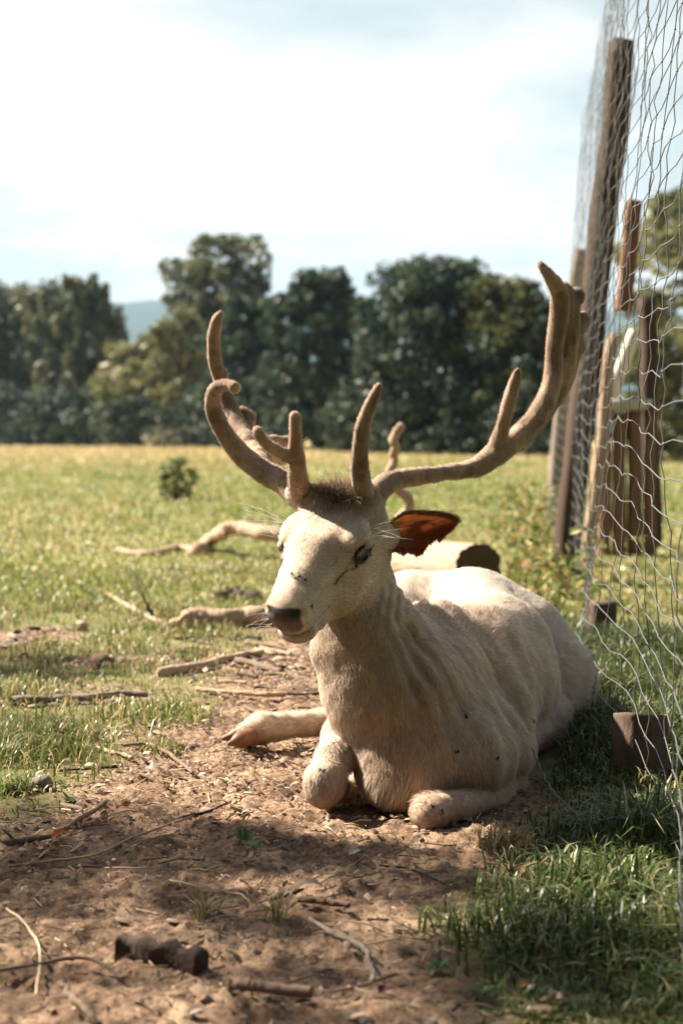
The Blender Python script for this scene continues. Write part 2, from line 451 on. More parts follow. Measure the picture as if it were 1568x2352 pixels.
DK = [(0.015, 0.030, 0.022), (0.030, 0.052, 0.032), (0.062, 0.088, 0.042)]
MD = [(0.038, 0.054, 0.026), (0.085, 0.10, 0.05), (0.17, 0.175, 0.085)]
LT = [(0.085, 0.10, 0.04), (0.16, 0.165, 0.065), (0.26, 0.245, 0.105)]
def wtree(u, vb, vt, hw, **k):
    """tree standing on the field: base row vb, top row vt"""
    t = tG(vb); b = on(u, vb)
    return tree(base=b, height=px(vb - vt, t), half_w=px(hw * 1.15, t), **k)
WOOD = 'trees along the far edge of the field'
wtree(45, 1021, 640, 120, label='tall drooping tree at the open left end of the wood behind the field', n_clump=120, n_leaf=9000, leaf=0.34, cols=MD, group=WOOD, droop=0.10, shape=0.6)
wtree(190, 1023, 625, 95, label='drooping pale green tree beside the gap that shows the blue ridge', n_clump=110, n_leaf=8500, leaf=0.32, cols=MD, group=WOOD, droop=0.12, shape=0.62)
wtree(-110, 1021, 600, 130, label='drooping tree past the end of the field edge', n_clump=110, n_leaf=6000, leaf=0.36, cols=MD, group=WOOD, droop=0.1, shape=0.6)
wtree(330, 1026, 770, 95, label='low olive bushy tree under the blue ridge gap', n_clump=80, n_leaf=6000, leaf=0.24, cols=LT, group=WOOD, shape=0.45)
wtree(415, 1027, 720, 75, label='yellowish upright bushy tree in front of the tallest tree', n_clump=80, n_leaf=5500, leaf=0.23, cols=LT, group=WOOD, shape=0.5)
wtree(515, 1025, 535, 118, label='tallest airy tree with an open pointed top', n_clump=105, n_leaf=8500, leaf=0.30, cols=MD, group=WOOD, shape=0.42)
wtree(570, 1031, 690, 95, label='dark rounded tree below the tallest tree', n_clump=110, n_leaf=8500, leaf=0.24, cols=DK, group=WOOD, shape=0.5)
wtree(735, 1036, 628, 105, label='dark dome shaped tree between two notches of sky', n_clump=130, n_leaf=11000, leaf=0.22, cols=DK, group=WOOD, shape=0.55)
wtree(860, 1040, 790, 60, label='small dark tree filling the notch beside the broad dome tree', n_clump=60, n_leaf=4500, leaf=0.18, cols=DK, group=WOOD, shape=0.5)
wtree(1000, 1044, 605, 150, label='broad dense dark tree with the widest domed crown', n_clump=190, n_leaf=16000, leaf=0.17, cols=DK, group=WOOD, shape=0.55)
wtree(1165, 1046, 640, 110, label='olive green tree behind the palmate antler', n_clump=120, n_leaf=9000, leaf=0.17, cols=[(0.03, 0.045, 0.016), (0.06, 0.075, 0.026), (0.13, 0.13, 0.045)], group=WOOD, shape=0.6)
wtree(1290, 1048, 690, 80, label='dark tree behind the leaning fence posts', n_clump=80, n_leaf=6000, leaf=0.17, cols=DK, group=WOOD, shape=0.55)
RG = 'trees beyond the wire fence'
wtree(1590, 1060, 430, 130, label='tall olive tree beyond the wire netting', n_clump=90, n_leaf=8000, leaf=0.15, cols=LT, group=RG, shape=0.6)
wtree(1490, 1062, 760, 70, label='low yellow green bush behind the upright timbers', n_clump=60, n_leaf=4500, leaf=0.13, cols=LT, group=RG, shape=0.5, name='bush', cat='bush')
for i, (u, vb, vt, hw, cl) in enumerate([(20, 1023, 880, 90, DK), (120, 1024, 900, 90, DK), (235, 1025, 880, 80, DK), (300, 1028, 915, 70, DK), (470, 1030, 880, 80, DK),
                                     (640, 1034, 850, 80, DK), (830, 1041, 890, 80, DK), (930, 1044, 900, 80, DK), (1090, 1047, 900, 90, DK), (1230, 1049, 880, 90, DK)]):
    wtree(u, vb, vt, hw, label='dark shrub at the foot of ' + ('the drooping trees' if u < 260 else 'the low olive tree' if u < 400 else 'the tallest tree' if u < 700 else 'the broad domed tree' if u < 1150 else 'the tree behind the leaning posts') + ' at the field edge', n_clump=50, n_leaf=3200, leaf=px(5.5, tG(vb)), cols=cl, group='shrubs at the foot of the wood', name='shrub', cat='shrub', shape=0.4)
wtree(395, 1030, 985, 45, label='pale low bramble bush at the foot of the wood', n_clump=25, n_leaf=900, leaf=0.22, cols=[(0.14, 0.15, 0.09), (0.22, 0.22, 0.14), (0.3, 0.28, 0.2)], name='shrub', cat='shrub')
wtree(408, 1152, 1050, 36, label='small dark green bush standing alone in the open field', n_clump=50, n_leaf=420, leaf=0.045, cols=[(0.12, 0.15, 0.05), (0.19, 0.22, 0.08), (0.26, 0.27, 0.11)], name='bush', cat='bush', shape=0.5)
# thin pale posts of the far field fence
for u, vb, vt in ((-2, 1021, 975), (125, 1022, 968), (246, 1022, 966), (640, 1033, 985), (760, 1035, 990)):
    t = tG(vb); b = on(u, vb); h = px(vb - vt, t)
    mb = MB().add(*tube([b - (0, 0, 0.3), b + (0, 0, h * 0.5), b + (0.02, 0, h)], (0.13, 0.12, 0.11), 8, rough=0.15))
    tag(mb.build('field_fence_post', mat('grey_timber', color=(0.30, 0.29, 0.27), rough=0.9, noise=0.3, nscale=3)),
        'thin grey fence post in front of the dark wood', 'post', 'posts along the far field edge')

# the tree that shades the foreground: stands left of the picture, between the deer and the sun
def shade_tree():
    base = np.array((-10.4, 4.2, 0.0))
    root = empty('shade_tree', base, 'spreading tree left of the deer shading the bare earth', 'tree')
    spots = []       # (u, v, radius m, leaves)
    for u, v, r, n in [(300, 1930, 0.20, 46), (520, 1965, 0.20, 50), (700, 1950, 0.14, 26), (110, 1895, 0.20, 44), (60, 1550, 0.20, 60), (170, 1525, 0.14, 34),
                       (600, 2110, 0.14, 24), (950, 1985, 0.14, 24), (1080, 2050, 0.14, 26), (960, 2230, 0.13, 20), 
                       (1330, 2190, 0.13, 26), (1130, 2190, 0.13, 20), (1480, 2300, 0.14, 26),
                       (760, 2430, 0.2, 34), (1200, 2440, 0.2, 30), (-150, 2000, 0.3, 90), (-200, 1700, 0.3, 90), (300, 2650, 0.3, 90), (900, 2650, 0.3, 90), (1400, 2700, 0.3, 90), ]:
        spots.append((u, v, r, n))
    sv = np.array(SUN); ctr = []; ends = []
    for u, v, r, n in spots:
        k = rng.uniform(9.0, 11.0)
        c = G(u, v) + sv * k
        ends.append(c)
        o = rng.normal(size=(n, 3)); o /= np.linalg.norm(o, axis=1, keepdims=True); o *= rng.uniform(0, 1, (n, 1)) ** 0.4
        ctr.append(c + o * np.array((r * 1.5, r * 1.1, r * 1.1)))
    extra = np.array((-4.6, 1.9, 0)) + sv * 11.5 + np.clip(rng.normal(size=(3500, 3)), -2, 2) * np.array((0.6, 0.6, 0.6))
    ctr = np.concatenate(ctr + [extra])
    V, F = leaf_quads(ctr, 0.075, len(ctr), 0.8)
    c = np.array((0.06, 0.10, 0.03)) * rng.uniform(0.6, 1.5, (len(ctr), 1))
    mesh_np('crown', V, [F], M_leafG, root, np.repeat(c, 4, 0), smooth=False)
    tree_trunk(base, np.array((-11.2, 4.9, 7.4)), 0.2, ends, 'trunk', root)
shade_tree()

for x, y_, h_, lb_ in ((-7.5, -6, 11, 'unseen broad tree added behind the viewpoint to block sky light, towards the shade tree'), (-0.5, -8.5, 12, 'unseen tall tree added straight behind the viewpoint to block sky light'), (7, -6, 11, 'unseen broad tree added behind the viewpoint on the fence side to block sky light')):  # unseen trees, added behind the camera to cut the sky light on the deer
    tree(lb_, (x, y_, 0), h_, 4.6, 110, 5000, 0.42, DK, group='unseen trees added behind the viewpoint', shape=0.5)
# ------------------------------------------------------------------ signed-distance modelling (body, antlers)
class Field:
    def __init__(s, lo, hi, h):
        s.lo = np.array(lo, float); s.h = h
        s.n = np.ceil((np.array(hi) - s.lo) / h).astype(int) + 1
        s.d = np.full(s.n, 1.0, np.float32)
    def sub(s, lo, hi):
        a = np.clip(np.floor((lo - s.lo) / s.h).astype(int), 0, s.n); b = np.clip(np.ceil((hi - s.lo) / s.h).astype(int) + 1, 0, s.n)
        sl = tuple(slice(x, y) for x, y in zip(a, b))
        ax = [(s.lo[i] + np.arange(a[i], b[i]) * s.h).astype(np.float32) for i in range(3)]
        return sl, ax[0][:, None, None], ax[1][None, :, None], ax[2][None, None, :]
    def _join(s, sl, d, k, carve):
        o = s.d[sl]
        if carve: o, d = -o, d
        if k > 0:
            hh = np.maximum(k - np.abs(o - d), 0) / k
            r = np.minimum(o, d) - hh * hh * k * 0.25
        else: r = np.minimum(o, d)
        s.d[sl] = -r if carve else r
    def cone(s, a, b, ra, rb, k=0.02, carve=False):
        a = np.array(a, float); b = np.array(b, float); m = k + 3 * s.h; r = max(ra, rb) + m
        sl, X, Y, Z = s.sub(np.minimum(a, b) - r, np.maximum(a, b) + r)
        e = b - a; L2 = float(e @ e) + 1e-12
        t = np.clip(((X - a[0]) * e[0] + (Y - a[1]) * e[1] + (Z - a[2]) * e[2]) / L2, 0, 1)
        d = np.sqrt((X - a[0] - e[0] * t) ** 2 + (Y - a[1] - e[1] * t) ** 2 + (Z - a[2] - e[2] * t) ** 2) - (ra + (rb - ra) * t)
        s._join(sl, d.astype(np.float32), k, carve)
    def chain(s, pts, k=0.02, carve=False):
        for (a, ra), (b, rb) in zip(pts[:-1], pts[1:]): s.cone(a, b, ra, rb, k, carve)
    def ell(s, c, r, R=np.eye(3), k=0.02, carve=False):
        c = np.array(c, float); r = np.array(r, float); m = r.max() + k + 3 * s.h
        sl, X, Y, Z = s.sub(c - m, c + m)
        x, y, z = X - c[0], Y - c[1], Z - c[2]
        q = [(x * R[i][0] + y * R[i][1] + z * R[i][2]) for i in range(3)]
        k0 = np.sqrt(sum((q[i] / r[i]) ** 2 for i in range(3))); k1 = np.sqrt(sum((q[i] / r[i] ** 2) ** 2 for i in range(3))) + 1e-9
        s._join(sl, (k0 * (k0 - 1) / k1).astype(np.float32), k, carve)
    def mesh(s, smooth=2):
        D_ = s.d; sg = (D_ < 0)
        cnt = np.zeros(np.array(D_.shape) - 1, np.uint8)
        for a in (0, 1):
            for b in (0, 1):
                for c in (0, 1):
                    cnt += sg[a:D_.shape[0] - 1 + a, b:D_.shape[1] - 1 + b, c:D_.shape[2] - 1 + c]
        i, j, k = np.nonzero((cnt > 0) & (cnt < 8))
        acc = np.zeros((len(i), 3)); num = np.zeros(len(i))
        corners = [(a, b, c) for a in (0, 1) for b in (0, 1) for c in (0, 1)]
        for p in corners:
            for ax in range(3):
                if p[ax]: continue
                q = list(p); q[ax] = 1
                d0 = D_[i + p[0], j + p[1], k + p[2]]; d1 = D_[i + q[0], j + q[1], k + q[2]]
                m = (d0 < 0) != (d1 < 0)
                t = np.where(m, d0 / np.where(m, d0 - d1, 1), 0)
                pos = np.array(p, float)[None] + np.zeros((len(i), 3)); pos[:, ax] += t
                acc += pos * m[:, None]; num += m
        V = (acc / num[:, None] + np.stack([i, j, k], -1)) * s.h + s.lo
        vid = np.full(cnt.shape, -1, np.int32); vid[i, j, k] = np.arange(len(i))
        Fs = []
        for ax in range(3):
            o1, o2 = [(1, 2), (2, 0), (0, 1)][ax]
            sl0 = [slice(None)] * 3; sl1 = [slice(None)] * 3
            sl0[ax] = slice(0, D_.shape[ax] - 1); sl1[ax] = slice(1, D_.shape[ax])
            ch = sg[tuple(sl0)] != sg[tuple(sl1)]
            e = np.stack(np.nonzero(ch), -1)
            e = e[(e[:, o1] > 0) & (e[:, o2] > 0) & (e[:, o1] < D_.shape[o1] - 1) & (e[:, o2] < D_.shape[o2] - 1)]
            def cell(d1, d2):
                c = e.copy(); c[:, o1] -= d1; c[:, o2] -= d2
                return vid[c[:, 0], c[:, 1], c[:, 2]]
            qd = np.stack([cell(1, 1), cell(0, 1), cell(0, 0), cell(1, 0)], -1)
            flip = ~sg[e[:, 0], e[:, 1], e[:, 2]]
            qd[flip] = qd[flip][:, ::-1]
            Fs.append(qd)
        F = np.concatenate(Fs)
        E = np.concatenate([F[:, [0, 1]], F[:, [1, 2]], F[:, [2, 3]], F[:, [3, 0]]])
        for _ in range(smooth):
            n = np.bincount(E[:, 0], minlength=len(V)).astype(float)
            A = np.stack([np.bincount(E[:, 0], V[E[:, 1], c], len(V)) for c in range(3)], -1) / np.maximum(n, 1)[:, None]
            V = V * 0.5 + A * 0.5
        return V, F
def vnormals(V, F):
    n = np.cross(V[F[:, 2]] - V[F[:, 0]], V[F[:, 3]] - V[F[:, 1]])
    N_ = np.stack([sum(np.bincount(F[:, i], n[:, c], len(V)) for i in range(4)) for c in range(3)], -1)
    return N_ / (np.linalg.norm(N_, axis=1, keepdims=True) + 1e-12), np.linalg.norm(n, axis=1) * 0.5

# ------------------------------------------------------------------ the deer
deer = empty('deer', on(1000, 1840), 'white fallow deer buck with velvet antlers lying by the wire fence', 'deer')
# head frame (in camera axes: right, up, away)
def camvec(a, b, c): return a * RT + b * UPV + c * FW
HS = 1.10 * S
HF = camvec(-0.425, -0.575, -0.70); HF /= np.linalg.norm(HF)
HR = camvec(0.95, -0.09, -0.50); HR -= HF * (HR @ HF); HR /= np.linalg.norm(HR)
HU = np.cross(HR, HF)
if HU @ UPV < 0: HU = -HU
HO = P(746, 1256, 2.62)
HM = np.stack([HF, HR, HU])                          # rows: local axes
def hp(f, r, u): return HO + HS * (f * HF + r * HR + u * HU)
def hl(p): return (np.asarray(p) - HO) @ HM.T / HS    # scene -> head frame

B = Field((-0.42, 2.72, -0.03), (0.86, 4.35, 0.93), 0.0035)
def c4(pts, k): B.chain([(P(u, v, t), px(r, t)) for u, v, t, r in pts], k)
# trunk
c4([(800, 1300, 2.76, 66), (812, 1370, 2.75, 92), (845, 1470, 2.74, 122), (893, 1570, 2.75, 150), (955, 1660, 2.78, 165)], 0.03)
c4([(955, 1660, 2.78, 165), (965, 1735, 2.75, 135), (930, 1775, 2.71, 88)], 0.06)
c4([(925, 1780, 2.70, 66), (902, 1808, 2.67, 36)], 0.06)
c4([(960, 1600, 2.85, 150), (1070, 1590, 2.98, 135), (1140, 1560, 3.2, 140)], 0.05)
c4([(1092, 1610, 2.95, 112), (1098, 1705, 2.92, 102)], 0.04)
c4([(900, 1500, 2.80, 95), (985, 1480, 2.90, 78), (1085, 1492, 3.02, 100), (1130, 1490, 3.22, 118)], 0.05)
c4([(1130, 1490, 3.22, 112), (1085, 1428, 3.48, 112)], 0.05)
c4([(1085, 1430, 3.48, 112), (945, 1395, 3.50, 80)], 0.035)
c4([(1085, 1430, 3.48, 110), (1180, 1490, 3.45, 124)], 0.04)
c4([(1180, 1495, 3.45, 122), (1240, 1575, 3.40, 122), (1225, 1640, 3.3, 85)], 0.04)
c4([(1240, 1560, 3.45, 115), (1330, 1600, 3.55, 38)], 0.03)
c4([(960, 1570, 3.15, 150), (1090, 1600, 3.3, 140)], 0.05)
c4([(945, 1420, 3.50, 85), (905, 1560, 3.45, 95)], 0.05)
c4([(965, 1735, 2.73, 122), (1060, 1732, 2.73, 98), (1122, 1722, 2.81, 92)], 0.05)
c4([(1125, 1640, 2.92, 100), (1128, 1735, 2.87, 92)], 0.03)
c4([(1000, 1445, 2.90, 60), (1030, 1540, 2.82, 72), (1010, 1640, 2.74, 70)], 0.03)
B.chain([(P(955, 1455, 2.66), px(22, 2.7)), (P(985, 1560, 2.60), px(22, 2.6))], 0.05, True)
# left foreleg, folded on its knee
c4([(870, 1670, 2.82, 70), (800, 1690, 2.79, 52), (768, 1740, 2.71, 38), (750, 1792, 2.66, 39)], 0.02)
c4([(742, 1792, 2.652, 40), (741, 1815, 2.65, 41)], 0.012)
c4([(748, 1812, 2.665, 38), (800, 1815, 2.85, 24), (830, 1760, 3.05, 24)], 0.015)
# right foreleg, folded flat
c4([(1150, 1800, 2.80, 50), (1110, 1845, 2.70, 40), (1050, 1858, 2.61, 38), (985, 1868, 2.55, 37)], 0.014)
c4([(985, 1868, 2.535, 36), (1100, 1850, 2.66, 26), (1190, 1810, 2.84, 26)], 0.015)
# hind leg stretched out to the side
c4([(920, 1600, 3.4, 80), (860, 1640, 3.32, 48), (770, 1655, 3.27, 33), (700, 1663, 3.23, 27), (645, 1668, 3.20, 28), (603, 1671, 3.18, 35), (572, 1684, 3.165, 26)], 0.012)
# other hind leg tucked beside the haunch
c4([(1250, 1660, 3.25, 60), (1180, 1720, 3.05, 40)], 0.03)
# head
def hc(pts, k, carve=False):
    for s_ in ((1, -1) if any(abs(p[1]) > 1e-6 for p in pts) else (1,)):
        B.chain([(hp(f, r * s_, u), q * HS) for f, r, u, q in pts], k * HS, carve)
def he(c, r, k, carve=False):
    for s_ in ((1, -1) if abs(c[1]) > 1e-6 else (1,)):
        B.ell(hp(c[0], c[1] * s_, c[2]), np.array(r) * HS, HM, k * HS, carve)
he((-0.025, 0, 0.0), (0.085, 0.068, 0.052), 0.02)
he((-0.085, 0, -0.012), (0.055, 0.062, 0.062), 0.03)
hc([(0.03, 0, -0.002, 0.047), (0.075, 0, -0.008, 0.035), (0.125, 0, -0.010, 0.030)], 0.022)
he((0.148, 0, -0.018), (0.027, 0.039, 0.028), 0.016)
he((0.138, 0, -0.040), (0.032, 0.036, 0.022), 0.012)
he((0.10, 0.014, -0.035), (0.045, 0.020, 0.026), 0.018)
hc([(0.02, 0, -0.052, 0.038), (0.09, 0, -0.046, 0.028)], 0.02)
hc([(0.03, 0, -0.080, 0.030), (0.09, 0, -0.076, 0.025), (0.132, 0, -0.068, 0.021)], 0.012)
he((0.138, 0, -0.069), (0.022, 0.034, 0.017), 0.012)
he((-0.005, 0.034, -0.048), (0.070, 0.030, 0.055), 0.025)
hc([(-0.06, 0.03, -0.062, 0.040), (0.03, 0.016, -0.075, 0.030)], 0.03)
he((-0.012, 0.058, 0.024), (0.036, 0.020, 0.017), 0.014)     # brow
B.cone(hp(-0.075, 0, -0.06), P(806, 1340, 2.77), 0.068 * S, px(78, 2.77), 0.035)
hc([(0.02, 0.052, -0.004, 0.012), (0.075, 0.036, -0.006, 0.011), (0.12, 0.026, -0.004, 0.010)], 0.012)   # facial ridge
he((0.070, 0.070, -0.030), (0.045, 0.022, 0.022), 0.03, True)                       # hollow below it
he((-0.02, 0.0, 0.066), (0.05, 0.020, 0.014), 0.03, True)                          # dip of the brow
he((-0.06, 0.078, 0.012), (0.022, 0.018, 0.020), 0.02, True)                       # temple
# eyes: socket, then lids
he((0.004, 0.076, -0.002), (0.022, 0.012, 0.009), 0.006, True)
hc([(0.032, 0.063, -0.010, 0.0045), (0.016, 0.077, 0.0035, 0.005), (-0.004, 0.082, 0.0055, 0.006), (-0.022, 0.075, -0.001, 0.005)], 0.006)
hc([(0.032, 0.062, -0.012, 0.004), (0.014, 0.073, -0.0125, 0.0045), (-0.006, 0.076, -0.012, 0.0045), (-0.022, 0.074, -0.003, 0.0045)], 0.006)
hc([(0.036, 0.066, -0.014, 0.004), (0.058, 0.054, -0.028, 0.003)], 0.006, True)        # tear gland crease
# nostrils and mouth
hc([(0.178, 0.014, -0.014, 0.005), (0.172, 0.024, -0.007, 0.009), (0.160, 0.036, -0.011, 0.007)], 0.003, True)
hc([(0.178, 0.0, -0.030, 0.002), (0.170, 0.0, -0.047, 0.004)], 0.004, True)
hc([(0.172, 0.0, -0.060, 0.005), (0.160, 0.024, -0.060, 0.0050), (0.135, 0.038, -0.060, 0.005), (0.100, 0.040, -0.060, 0.005), (0.075, 0.042, -0.054, 0.003)], 0.005, True)
# pedicles
ANT_L = P(688, 1135, 2.70); ANT_R = P(845, 1150, 2.66)
B.cone(hp(-0.075, -0.035, 0.02), ANT_L, 0.034 * S, 0.026 * S, 0.02)
B.cone(hp(-0.075, 0.040, 0.02), ANT_R, 0.034 * S, 0.028 * S, 0.02)
# ear roots
EAR_ROOT = P(892, 1232, 2.68)
er = hl(EAR_ROOT)
hc([(-0.07, 0.05, -0.01, 0.03), (er[0], er[1], er[2], 0.017)], 0.02)
# ground
zc = (B.lo[2] + np.arange(B.n[2]) * B.h).astype(np.float32)
B.d = np.maximum(B.d, (0.004 - zc)[None, None, :])
BV, BF = B.mesh(2)
del B
BN, _ = vnormals(BV, BF)
# skin folds round neck and shoulder, flank ridges, fine unevenness of the coat
def proj(V):
    d = V - C0; t = d @ FW
    return (d @ RT) / t * FPX + CU, CV - (d @ UPV) / t * FPX, t / S
u_, v_, t_ = proj(BV)
axis = (BV[:, 0] * 0.55 + BV[:, 1] * 0.83)
loc = hl(BV)
shoulder = np.exp(-(((u_ - 1010) / 130) ** 2 + ((v_ - 1540) / 170) ** 2)) * (t_ < 3.1)
ph = axis * 175 + 1.5 * fbm(BV[:, 0] * 5, BV[:, 1] * 5, BV[:, 2] * 5, 2, 60) + BV[:, 2] * 26
disp = 0.0044 * shoulder * np.sin(ph) * (0.4 + 0.9 * sstep(-0.4, 0.5, fbm(BV[:, 0] * 7, BV[:, 1] * 7, BV[:, 2] * 5, 2, 63)))
flank = np.exp(-(((u_ - 1170) / 90) ** 2 + ((v_ - 1640) / 150) ** 2)) * (t_ < 3.2)
disp += 0.007 * flank * np.sin(axis * 70 + BV[:, 2] * 8 + 2 * fbm(BV[:, 0] * 4, BV[:, 1] * 4, BV[:, 2] * 2, 2, 61))
throat = np.exp(-(((u_ - 910) / 40) ** 2 + ((v_ - 1390) / 80) ** 2)) * (t_ < 2.9)
disp += 0.0022 * throat * np.sin(u_ * 0.30 + 0.02 * v_)
ishead = (loc[:, 0] > -0.13) & (np.abs(loc[:, 1]) < 0.12) & (loc[:, 2] > -0.11) & (np.linalg.norm(loc, axis=1) < 0.21)
disp += np.where(ishead, 0.0006, 0.0035) * fbm(BV[:, 0] * 16, BV[:, 1] * 16, BV[:, 2] * 16, 3, 62)
BV = BV + BN * disp[:, None]
BN, BA = vnormals(BV, BF)

def coat(V):
    """coat colour, marks and dirt by place on the animal"""
    n = len(V); L = hl(V); u, v, t = proj(V)
    c = np.tile(np.array((0.68, 0.545, 0.425)), (n, 1))
    nz_ = fbm(V[:, 0] * 9, V[:, 1] * 9, V[:, 2] * 9, 4, 70)
    c *= (1 + 0.10 * nz_ + 0.06 * fbm(V[:, 0] * 60, V[:, 1] * 60, V[:, 2] * 60, 2, 71))[:, None]
    def blend(w, col):
        nonlocal c
        w = np.clip(w, 0, 1)[:, None]; c = c * (1 - w) + np.array(col) * w
    g3 = lambda p, r: np.exp(-np.sum(((V - p) / r) ** 2, 1))
    # whiter back and rump, browner throat, breast and dirty knees
    blend(0.7 * sstep(3.3, 3.9, V[:, 1]), (0.64, 0.575, 0.49))
    blend(0.85 * g3(P(905, 1600, 2.62), (0.085, 0.12, 0.09)) * (1 + 0.8 * nz_), (0.40, 0.245, 0.15))
    blend(0.8 * g3(P(900, 1730, 2.58), (0.13, 0.12, 0.07)) * (1 + 0.8 * nz_), (0.42, 0.26, 0.16))
    blend(0.55 * g3(P(820, 1465, 2.66), (0.11, 0.10, 0.06)), (0.42, 0.27, 0.17))
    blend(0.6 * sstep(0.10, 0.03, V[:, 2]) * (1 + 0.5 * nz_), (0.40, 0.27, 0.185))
    blend(0.45 * g3(P(1040, 1430, 2.9), (0.12, 0.10, 0.05)) * (1 + nz_), (0.46, 0.34, 0.25))
    # head: tan brow and forelock, dark nose, eye rims
    hd = (np.linalg.norm(L, axis=1) < 0.23)
    fl = np.exp(-(((L[:, 0] + 0.075) / 0.044) ** 2 + (L[:, 1] / 0.058) ** 2)) * (L[:, 2] > 0.0) * hd
    blend(0.9 * fl, (0.40, 0.285, 0.20))
    blend(0.35 * np.exp(-(((L[:, 0] - 0.05) / 0.05) ** 2 + (L[:, 1] / 0.03) ** 2)) * (L[:, 2] > 0.01) * hd, (0.50, 0.37, 0.26))
    for s_ in (1, -1):
        rg = np.sqrt(((L[:, 0] - 0.004) / 0.025) ** 2 + ((L[:, 1] - s_ * 0.075) / 0.03) ** 2 + ((L[:, 2] + 0.0025) / 0.0115) ** 2)
        blend(hd * 0.95 * sstep(1.2, 0.9, rg), (0.03, 0.019, 0.016))
        seg = np.clip((L[:, 0] - 0.03) / 0.03, 0, 1); dz_ = np.abs(L[:, 2] - (-0.013 - 0.014 * seg))
        blend(hd * 0.85 * (L[:, 1] * s_ > 0.03) * (L[:, 0] > 0.025) * (L[:, 0] < 0.062) * sstep(0.006, 0.002, dz_), (0.10, 0.06, 0.045))
    return c
def nose_zone(V):
    L = hl(V)
    a = ((L[:, 0] - 0.172) / 0.029) ** 2 + (np.abs(L[:, 1]) / 0.033) ** 4 + ((L[:, 2] + 0.024) / 0.026) ** 4
    return sstep(1.25, 0.8, a + 0.15 * vnoise(V[:, 0] * 200, V[:, 1] * 200, V[:, 2] * 200, 5))
def mouth_zone(V):
    L = hl(V)
    dz_ = np.abs(L[:, 2] + 0.060)
    return sstep(0.0055, 0.002, dz_) * (L[:, 0] > 0.078) * (L[:, 0] < 0.185) * (np.abs(L[:, 1]) < 0.05)
bc = coat(BV)
nzv = nose_zone(BV); bc = bc * (1 - nzv[:, None]) + (np.array((0.15, 0.085, 0.066)) * sstep(-0.008, -0.026, loc[:, 2])[:, None] + np.array((0.075, 0.046, 0.038)) * (1 - sstep(-0.008, -0.026, loc[:, 2]))[:, None]) * nzv[:, None]
nst = np.zeros(len(BV))
for s_ in (1, -1): nst = np.maximum(nst, sstep(1.3, 0.7, np.sqrt(((loc[:, 0] - 0.168) / 0.014) ** 2 + ((loc[:, 1] - s_ * 0.027) / 0.012) ** 2 + ((loc[:, 2] + 0.008) / 0.0085) ** 2)))
bc = bc * (1 - nst[:, None]) + np.array((0.010, 0.007, 0.006)) * nst[:, None]
mzv = 0.75 * mouth_zone(BV); bc = bc * (1 - mzv[:, None]) + np.array((0.08, 0.045, 0.035)) * mzv[:, None]
body = mesh_np('body', BV, [BF], M_hide, deer, bc)
M_nose = mat('nose_skin', attr=True, rough=0.42, spec=0.5, bump=0.001, bscale=700, noise=0.35, nscale=350)
body.data.materials.append(M_nose)
fz = nzv[BF].mean(1) > 0.6
body.data.polygons.foreach_set('material_index', fz.astype(np.int32))

# fur: short strands that follow the lie of the coat
def strands(pts, nrm, dirs, length, width, col, bend=0.5):
    """each strand a thin tapering two-piece blade; returns V, F3, colours, normals"""
    n = len(pts)
    side = np.cross(dirs, nrm); side /= np.linalg.norm(side, axis=1, keepdims=True) + 1e-9
    L_ = length[:, None]; W_ = width[:, None]
    lift0, lift1 = 0.55, 0.55 + bend * 0.0
    a = pts - nrm * 0.0008
    m = pts + (dirs * 0.52 + nrm * 0.24) * L_
    e = pts + (dirs * 0.98 + nrm * 0.30) * L_
    V = np.stack([a - side * W_ * 0.5, a + side * W_ * 0.5, m - side * W_ * 0.38, m + side * W_ * 0.38, e], 1)
    i = np.arange(n)[:, None] * 5
    F3 = np.concatenate([i + np.array([[0, 1, 3]]), i + np.array([[0, 3, 2]]), i + np.array([[2, 3, 4]])])
    return V.reshape(-1, 3), F3, np.repeat(col, 5, 0), np.repeat(nrm, 5, 0)
def sample(V, F, N_, A, n, w=None):
    p = A * (w if w is not None else 1.0); p = p / p.sum()
    k = rng.choice(len(F), n, p=p)
    a, b = rng.uniform(size=(2, n, 1))
    q = F[k]
    def bl(X): return (X[q[:, 0]] * (1 - a) + X[q[:, 1]] * a) * (1 - b) + (X[q[:, 3]] * (1 - a) + X[q[:, 2]] * a) * b
    nn = bl(N_); nn /= np.linalg.norm(nn, axis=1, keepdims=True) + 1e-9
    return bl(V), nn
DOWN = np.array((0, 0, -1.0)); BACK = np.array((0.3, 0.95, -0.05))
